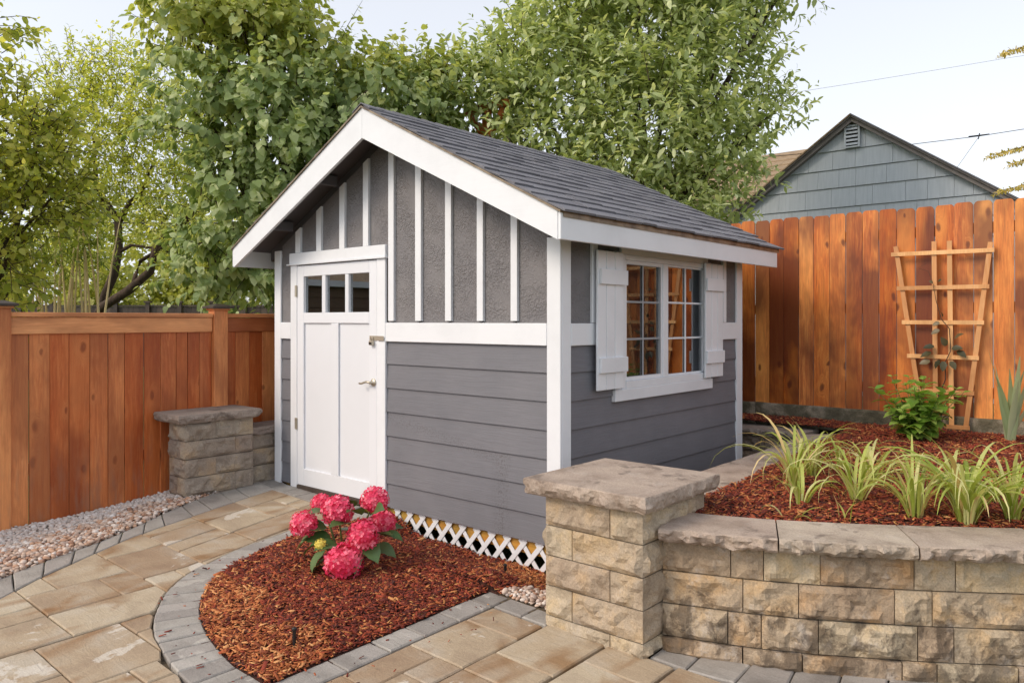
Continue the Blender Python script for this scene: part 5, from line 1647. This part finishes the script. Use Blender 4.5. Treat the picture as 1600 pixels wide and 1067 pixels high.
# far wood that closes the view on the left: one mass
def far_mass(name, label, clumps, mat, leaf, per, tmpl):
    Bs, Ds, Ls = [], [], []
    for c, r in clumps:
        n = int(per * r * r); dv = norm(rng.normal(size=(n, 3)))
        Bs.append(np.array(c) + dv * (r * rng.uniform(.2, 1.05, n) ** .5)[:, None]); Ds.append(norm(dv + np.array([0, 0, .5]))); Ls.append(rng.uniform(.3, .7, n))
    P, Rm, sz = shoots_to_leaves(np.concatenate(Bs), np.concatenate(Ds), np.concatenate(Ls), 7, leaf)
    return tag(leaf_soup(name, P, Rm, sz, tmpl, mat, None), label, 'foliage', None, 'stuff')
FAR1 = [((-24.9, 2.5, 2.6), 2.2), ((-22.6, 4.5, 2.4), 2.0), ((-20.6, 6.6, 2.6), 2.2), ((-18.3, 8.6, 3.0), 2.4), ((-26.5, -.5, 3.0), 2.4), ((-16.0, 10.8, 3.2), 2.4), ((-21.0, 5.0, 1.2), 1.3), ((-19.0, 7.0, 1.2), 1.3), ((-23.5, 2.2, 1.3), 1.3), ((-28.0, -3.4, 3.2), 2.6), ((-13.6, 12.6, 3.4), 2.4)]
far_mass('distant_trees', 'hazy mass of yellow green trees far beyond the left fence', FAR1, 'leaf_far', .20, 150, BROAD)
def shrub(name, label, base, clumps, mat, leaf, per, tmpl=BROAD, m=8):
    t = thing(name, base, label, 'shrub', 'shrubs beyond the left fence')
    Bs, Ds, Ls = [], [], []
    for c, r in clumps:
        n = max(5, int(per * r * r)); dv = norm(rng.normal(size=(n, 3)))
        Bs.append(np.array(c) + dv * (r * rng.uniform(.1, 1.05, n) ** .55)[:, None]); Ds.append(norm(dv + np.array([0, 0, .5]))); Ls.append(rng.uniform(.15, .35, n))
    P, Rm, sz = shoots_to_leaves(np.concatenate(Bs), np.concatenate(Ds), np.concatenate(Ls), m, leaf)
    leaf_soup('crown', P, Rm, sz, tmpl, mat, t)
    b = Vector(base)
    for c, r in clumps:
        part('stem', *tubevf([b, b.lerp(Vector(c), .6), Vector(c)], [.025, .018, .008], 6), M['bark'], t)
    return t
shrub('leafy_shrub', 'dark green shrub just above the left fence beside the bamboo', (-10.3, -.1, -.1), [((-10.4, -.2, 1.2), .5), ((-10.5, -.6, 1.6), .5), ((-10.9, -.1, 2.0), .45)], 'leaf_bamboo', .09, 170)
shrub('leafy_shrub', 'bright yellow shrub at the far left edge above the fence post', (-10.8, -1.4, -.1), [((-10.8, -1.35, 1.9), .55), ((-10.8, -1.0, 1.6), .5)], 'leaf_small', .10, 150)
shrub('leafy_shrub', 'pale green shrub below the leaning trunk beyond the left fence', (-19.3, 6.5, -.1), [((-19.2, 6.5, 2.2), .8), ((-18.4, 7.2, 2.3), .8), ((-20.0, 5.8, 2.0), .7), ((-17.8, 7.8, 2.8), .7)], 'leaf_far', .13, 130)
shrub('leafy_shrub', 'low leafy shrub between the left fence and the shed wall', (-4.1, .7, -.1), [((-4.1, .7, 1.15), .4), ((-4.2, 1.2, 1.3), .45), ((-4.0, .3, .9), .35)], 'leaf_heart', .10, 170)

# bamboo
bb = thing('bamboo_clump', (-10.2, .8, -.1), 'clump of tall pale bamboo canes beyond the left fence', 'bamboo', 'shrubs beyond the left fence')
tips = []
for k in range(22):
    f = k / 21
    x0, y0 = -10.55 + .75 * f + random.uniform(-.1, .1), .52 + .62 * f + random.uniform(-.1, .1)
    h_ = random.uniform(2.6, 3.6)
    lx, ly = random.uniform(-.3, .25), random.uniform(-.3, .25)
    P = [(x0 + lx * t * t, y0 + ly * t * t, -.1 + h_ * t) for t in (0, .25, .5, .75, 1)]
    part('cane', *tubevf(P, [.019, .018, .016, .012, .005], 6), M['cane'], bb)
    tips.append(P)
Bs, Ds = [], []
for P in tips:
    for _ in range(16):
        t = random.uniform(.72, 1.0); i = min(3, int(t * 4)); a, b = Vector(P[i]), Vector(P[i + 1])
        Bs.append(a.lerp(b, t * 4 - i)); Ds.append((random.uniform(-1, 1), random.uniform(-1, 1), .3))
Pp, Rm, sz = shoots_to_leaves(np.array(Bs), norm(np.array(Ds)), rng.uniform(.15, .4, len(Bs)), 6, .13)
leaf_soup('leaves', Pp, Rm, sz, NARROW, 'leaf_bamboo', bb)

# conifer reaching in from the right
cf = thing('yellowing_tree', (2.6, 7.6, .2), 'yellowing leafy tree with drooping sprays at the right edge of the sky', 'tree', 'trees beyond the fences')
part('trunk', *tubevf([(2.6, 7.6, .2), (2.6, 7.6, 3), (2.6, 7.6, 6)], [.16, .12, .05], 8), M['bark'], cf)
Bs, Ds, Ls = [], [], []
for (z, az, L) in [(4.62, 212, 1.5), (4.45, 205, 1.1), (3.45, 211, 1.62), (3.3, 216, 1.45), (3.02, 209, 1.5), (2.9, 200, 1.0), (5.4, 215, 1.0), (4.0, 150, 1.2), (4.0, 280, 1.2), (3.5, 30, 1.2), (4.8, 90, 1.0), (5.0, 330, 1.0)]:
    d = Vector((math.cos(R(az)), math.sin(R(az)), 0))
    P = [Vector((2.6, 7.6, z + .1)) + d * (L * t) + Vector((0, 0, -.14 * t * t * L)) for t in (0, .3, .6, .85, 1)]
    part('branch', *tubevf(P, [.03, .022, .015, .008, .003], 6), M['bark'], cf)
    for t in np.linspace(.25, 1, 26):
        i = min(3, int(np.searchsorted([0, .3, .6, .85, 1], t) - 1)); lo, hi = [0, .3, .6, .85, 1][i], [0, .3, .6, .85, 1][i + 1]
        q = P[i].lerp(P[i + 1], (t - lo) / (hi - lo))
        for s in (-1, 1):
            Bs.append(q); Ds.append(d * .5 + Vector((-d.y, d.x, 0)) * s * .8 + Vector((0, 0, -.25))); Ls.append(.22 * (1.15 - .6 * t))
Pp, Rm, sz = shoots_to_leaves(np.array(Bs), norm(np.array(Ds)), np.array(Ls) * .7, 9, .05, .2, 1.0)
leaf_soup('crown', Pp, Rm, sz, OVAL, 'needle', cf)

# ---- plants of the raised bed --------------------------------------
def ribbon(base, az, L, w, e0, bend, seg=9, fold=.25, twist=0.0):
    """arching strap leaf: V in section, narrow at foot and tip"""
    V, F = [], []
    p = Vector(base); e = e0
    h = Vector((math.cos(az), math.sin(az), 0)); s = Vector((-math.sin(az), math.cos(az), 0))
    for i in range(seg + 1):
        t = i / seg
        d = h * math.cos(e) + Vector((0, 0, math.sin(e)))
        nz = Vector((0, 0, math.cos(e))) - h * math.sin(e)
        ww = w * min(1.0, .55 + 1.4 * t) * (1 - max(0, t - .55) / .45 * .92)
        ss = s * math.cos(twist * t) + nz * math.sin(twist * t)
        V += [p - ss * ww + nz * ww * fold, p + Vector((0, 0, 0)), p + ss * ww + nz * ww * fold]
        p = p + d * (L / seg)
        e -= bend * (0.35 + 1.3 * t) / seg
    for i in range(seg):
        a = i * 3
        F += [(a, a + 1, a + 4, a + 3), (a + 1, a + 2, a + 5, a + 4)]
    return V, F
def lily(loc, n, L, label, e=(62, 88), mat='blade', w=.0078, name='strap_leaved_plant', azr=(0, 360), bend=(2.0, 3.8)):
    z = rb_h(loc[0], loc[1])
    t = thing(name, (loc[0], loc[1], z), label, 'plant', 'strap-leaved plants in the raised bed')
    for k in range(n):
        az = R(random.uniform(*azr)) if azr[1] - azr[0] < 360 else 2 * math.pi * k / n * 2.618 + random.uniform(-.3, .3)
        el = R(random.uniform(*e))
        b = Vector((loc[0] + random.uniform(-.02, .02) + .015 * math.cos(az), loc[1] + random.uniform(-.02, .02) + .015 * math.sin(az), z - .01))
        l = L * random.uniform(.6, 1.1) * (1.12 if L < .7 else .85)
        V, F = ribbon(b, az, l, w * random.uniform(.75, 1.2), el, random.uniform(*bend), twist=random.uniform(-.7, .7))
        part('strap_leaf', V, F, M['straw'] if mat == 'blade' and random.random() < .1 else M[mat], t, True)
    return t
lily((1.20, .64), 30, .55, 'tall strap-leaved plant nearest the shed side, arching over the coping')
lily((1.16, 1.02), 30, .42, 'upright pale strap-leaved plant behind the one nearest the shed', (68, 90), bend=(.9, 2.4))
lily((1.37, .28), 16, .32, 'small strap-leaved plant in front of the tall arching one')
lily((1.43, -.04), 5, .17, 'tiny yellow-green sprout near the coping joint, left one', (40, 75))
lily((1.63, .13), 5, .13, 'tiny upright sprout close to the coping, right one', (70, 88), bend=(.3, .9))
lily((1.57, .54), 28, .50, 'strap-leaved plant in the middle with pale drooping tips')
lily((1.50, 1.05), 20, .42, 'strap-leaved plant in the second row, left of the green bush foot')
lily((1.89, .38), 32, .50, 'strap-leaved plant just left of the biggest clump')
lily((2.10, .43), 64, .57, 'biggest dense strap-leaved clump close behind the coping', w=.009)
lily((2.26, .62), 34, .52, 'strap-leaved plant at the right edge of the picture')
lily((1.95, .95), 16, .40, 'strap-leaved plant behind the biggest clump')
lily((1.22, 1.35), 10, .30, 'short strap-leaved plant at the back near the side coping')
ir = lily((1.90, 3.12), 11, .78, 'stiff grey green sword-leaved plant by the fence at the right edge', (66, 88), 'iris', .024, 'sword_leaved_plant', (150, 400), (.05, .5))

# young bush
bl_me = mesh('leaf', [(a * 1.0, b, c) for a, b, c in BROAD[0]], BROAD[1], M['leaf_bush'], True)
zb = rb_h(1.36, 2.75)
bush = thing('leafy_bush', (1.36, 2.75, zb), 'bright green leafy young bush in the raised bed before the trellis', 'bush')
aloc_cache[bush.name] = Vector((1.36, 2.75, zb))
for k in range(32):
    az = random.uniform(0, 6.28); rr = random.uniform(.02, .36)
    tip = Vector((1.36 + math.cos(az) * rr, 2.75 + math.sin(az) * rr, zb + random.uniform(.27, .62) - rr * .5))
    b0 = Vector((1.36 + math.cos(az) * .03, 2.75 + math.sin(az) * .03, zb))
    mid = b0.lerp(tip, .5) + Vector((0, 0, .03))
    part('stem', *tubevf([b0, mid, tip], [.005, .004, .002], 5), M['stem'], bush)
    for j in range(14):
        t = 1 - (j // 2) * .13; 
        if t < .15: break
        q = (mid.lerp(tip, (t - .5) * 2) if t > .5 else b0.lerp(mid, t * 2))
        a2 = (j % 2) * math.pi + (j // 2) * 1.57 + az
        d = np.array([math.cos(a2), math.sin(a2), .35 if j < 4 else -.1]) + rng.normal(0, .15, 3)
        Rm = leaf_frames(d[None], np.array([[0, 0, 1.0]]) + rng.normal(0, .2, (1, 3)))[0]
        leaf_object('leaf', bl_me, np.array(q), Rm, random.uniform(.075, .125) * (.6 if j < 2 else 1), bush)

# vine on the trellis
vn = thing('climbing_vine', (1.40, 3.40, .5), 'thin young vine with dark leaves climbing the trellis', 'vine')
aloc_cache[vn.name] = Vector((1.40, 3.40, .5))
part('stem', *tubevf([(1.40, 3.40, .48), (1.36, 3.41, .75), (1.41, 3.41, .9), (1.41, 3.40, 1.04), (1.45, 3.41, 1.14), (1.44, 3.41, 1.32), (1.38, 3.41, 1.40), (1.34, 3.42, 1.55), (1.32, 3.41, 1.68)], [.005, .0045, .0045, .004, .004, .0035, .003, .0025, .0015], 5), M['bark'], vn)
part('tendril', *tubevf([(1.32, 3.42, 1.68), (1.28, 3.43, 1.80), (1.20, 3.44, 1.83), (1.26, 3.44, 1.87)], .0018, 4), M['bark'], vn)
vm = mesh('leaf', BROAD[0], BROAD[1], M['leaf_vine'], True)
for (x, z, s, az) in [(1.31, 1.12, .13, 200), (1.37, 1.06, .11, 250), (1.48, 1.24, .12, 60), (1.50, 1.14, .12, 320), (1.30, 1.05, .12, 190), (1.33, 1.17, .12, 170), (1.37, 1.31, .10, 210), (1.45, 1.05, .11, 300), (1.42, 1.18, .12, 100), (1.46, 1.16, .12, 20), (1.36, 1.71, .05, 60), (1.32, 1.70, .05, 120), (1.39, 1.42, .07, 90), (1.40, 1.05, .12, 270), (1.37, 1.37, .08, 200)]:
    d = np.array([[math.cos(R(az)), -.25, math.sin(R(az)) * .6 - .15]])
    Rm = leaf_frames(d, np.array([[0, -.7, .7]]) + rng.normal(0, .2, (1, 3)))[0]
    leaf_object('leaf', vm, np.array((x, 3.395, z)), Rm, s * .72, vn)

# ---- hydrangea ------------------------------------------------------
hyc = Vector((-.90, -.93, bed_h(-.90, -.93)))
hy = thing('hydrangea', hyc, 'hydrangea with seven round hot-pink flower heads in the mulch bed', 'flowering plant')
aloc_cache[hy.name] = hyc
def head_mesh(r, n=120):
    V, F, var = [], [], []
    gold = math.pi * (3 - 5 ** .5)
    for i in range(n):
        z = 1 - 1.75 * (i + .5) / n
        q = math.sqrt(max(0, 1 - z * z)); a = i * gold
        c = Vector((q * math.cos(a), q * math.sin(a), z))
        c *= r * random.uniform(.86, 1.1)
        nn = (c.normalized() + Vector((random.gauss(0, .25), random.gauss(0, .25), random.gauss(0, .25)))).normalized()
        t1 = nn.orthogonal().normalized(); t2 = nn.cross(t1)
        rot = random.uniform(0, 6.28); s = r * random.uniform(.21, .29)
        v = random.random()
        for k in range(4):
            a0 = rot + k * math.pi / 2
            e1 = t1 * math.cos(a0) + t2 * math.sin(a0); e2 = -t1 * math.sin(a0) + t2 * math.cos(a0)
            o = len(V)
            V += [c, c + e1 * s * .55 - e2 * s * .42 + nn * s * .12, c + e1 * s * 1.0 + nn * s * .30, c + e1 * s * .55 + e2 * s * .42 + nn * s * .12]
            F.append((o, o + 1, o + 2, o + 3)); var.append((v + random.uniform(-.12, .12)) % 1)
    # solid heart behind the petals
    o = len(V)
    for p in ICOV: V.append(Vector(p) * r * .86)
    F3 = [tuple(int(i) + o for i in f) for f in ICOF]
    me = bpy.data.meshes.new('flower_head')
    me.from_pydata([tuple(v) for v in V], [], F + F3)
    me.materials.append(M['petal'])
    at = me.attributes.new('var', 'FLOAT', 'FACE'); at.data.foreach_set('value', np.array(var + [.05] * len(F3), dtype=np.float32))
    return me
heads = [((-1.0, -1.15, .20), .074), ((-1.07, -.98, .275), .058), ((-.88, -1.0, .27), .086), ((-.82, -.77, .295), .078), ((-.73, -.78, .185), .068), ((-.70, -.95, .15), .086), ((-.73, -1.07, .015), .102)]
for p, r in heads:
    ho = link('flower_head', head_mesh(r), hy, Vector(p) - hyc, (random.uniform(-.3, .3), random.uniform(-.3, .3), random.uniform(0, 6)))
    b = hyc + Vector(((p[0] - hyc.x) * .15, (p[1] - hyc.y) * .15, -.02))
    part('stem', *tubevf([b, b.lerp(Vector(p), .55) + Vector((0, 0, .03)), Vector(p)], [.008, .006, .005], 6), M['stem'], hy)
yb = head_mesh(.034, 40); yb.materials[0] = M['bud']
link('flower_bud', yb, hy, Vector((-.84, -1.15, .11)) - hyc)
# broad ribbed leaves
def big_leaf(n=7):
    V, F = [], []
    prof = [0, .22, .33, .36, .33, .25, .14, .0]
    for i in range(8):
        t = i / 7
        y, zc = t, .10 * math.sin(t * 2.2) - .22 * t * t
        for k, s in enumerate((-1, -.5, 0, .5, 1)):
            rib = .018 * math.cos(i * math.pi) * (abs(s) > .2)
            V.append((s * prof[i] * (1 + .05 * ((i % 2) * 2 - 1) * (abs(s) == 1)), y - .03 * abs(s), zc + abs(s) * .10 * prof[i] / .36 + rib * .5))
    for i in range(7):
        for k in range(4):
            a = i * 5 + k
            F.append((a, a + 1, a + 6, a + 5))
    return mesh('leaf', V, F, M['leaf_hyd'], True)
hl = big_leaf()
for (p, d, s) in [((-.86, -1.10, .06), (-.3, -.5, -.9), .17), ((-.86, -1.06, .10), (-.6, -.5, .15), .15), ((-.80, -1.05, .09), (-.2, -.9, .1), .15), ((-.92, -1.05, .17), (-.5, -.8, .1), .14), ((-.69, -.90, .13), (.9, .3, .25), .14), ((-.70, -.93, .09), (.75, -.1, -.4), .13), ((-.76, -.92, .25), (.2, -.8, .4), .13), ((-.96, -1.10, .13), (-.6, -.5, -.5), .14), ((-.84, -1.05, .02), (-.2, -.9, -.25), .13), ((-.68, -.84, .13), (.9, .4, -.05), .13), ((-.80, -.98, .20), (.1, -.9, .2), .13), ((-.98, -.90, .15), (-.9, .2, .1), .15), ((-1.0, -.84, .10), (-.6, .7, -.1), .15), ((-.80, -.74, .12), (.2, .9, 0), .15), ((-.74, -.84, .05), (.8, .5, -.3), .13), ((-.95, -1.02, .24), (-.1, -.9, .3), .12), ((-.88, -.90, .27), (.3, -.5, .5), .12), ((-.70, -1.0, .04), (.6, -.6, -.4), .12), ((-1.02, -1.02, .06), (-.7, -.4, -.5), .14), ((-.72, -.86, .26), (.7, -.2, .3), .12), ((-.78, -1.0, -.02), (.4, -.7, -.4), .13)]:
    Rm = leaf_frames(np.array([d], dtype=float), np.array([[.1, -.25, 1.0]]) + rng.normal(0, .2, (1, 3)))[0]
    leaf_object('leaf', hl, np.array(p), Rm, s * random.uniform(1.0, 1.2), hy)

# ---- little sprinkler risers ----------------------------------------
for (x, y, h_, label) in ((-.22, -1.73, .085, 'short black sprinkler riser at the pointed front of the mulch bed'), (-.20, -.28, .06, 'short black sprinkler riser in the mulch beside the lattice')):
    z = bed_h(x, y)
    sp = thing('sprinkler_riser', (x, y, z), label, 'sprinkler', 'sprinkler risers')
    part('pipe', *tubevf([(x, y, z - .03), (x, y, z + h_ * .8)], .0085, 10), M['black'], sp)
    part('nozzle', *tubevf([(x, y, z + h_ * .8), (x, y, z + h_ * .84), (x, y, z + h_ * .95), (x, y, z + h_)], [.0085, .0125, .0125, .008], 10), M['black'], sp)
    part('collar', *tubevf([(x, y, z + h_ * .45), (x, y, z + h_ * .5)], .0105, 10), M['black'], sp)
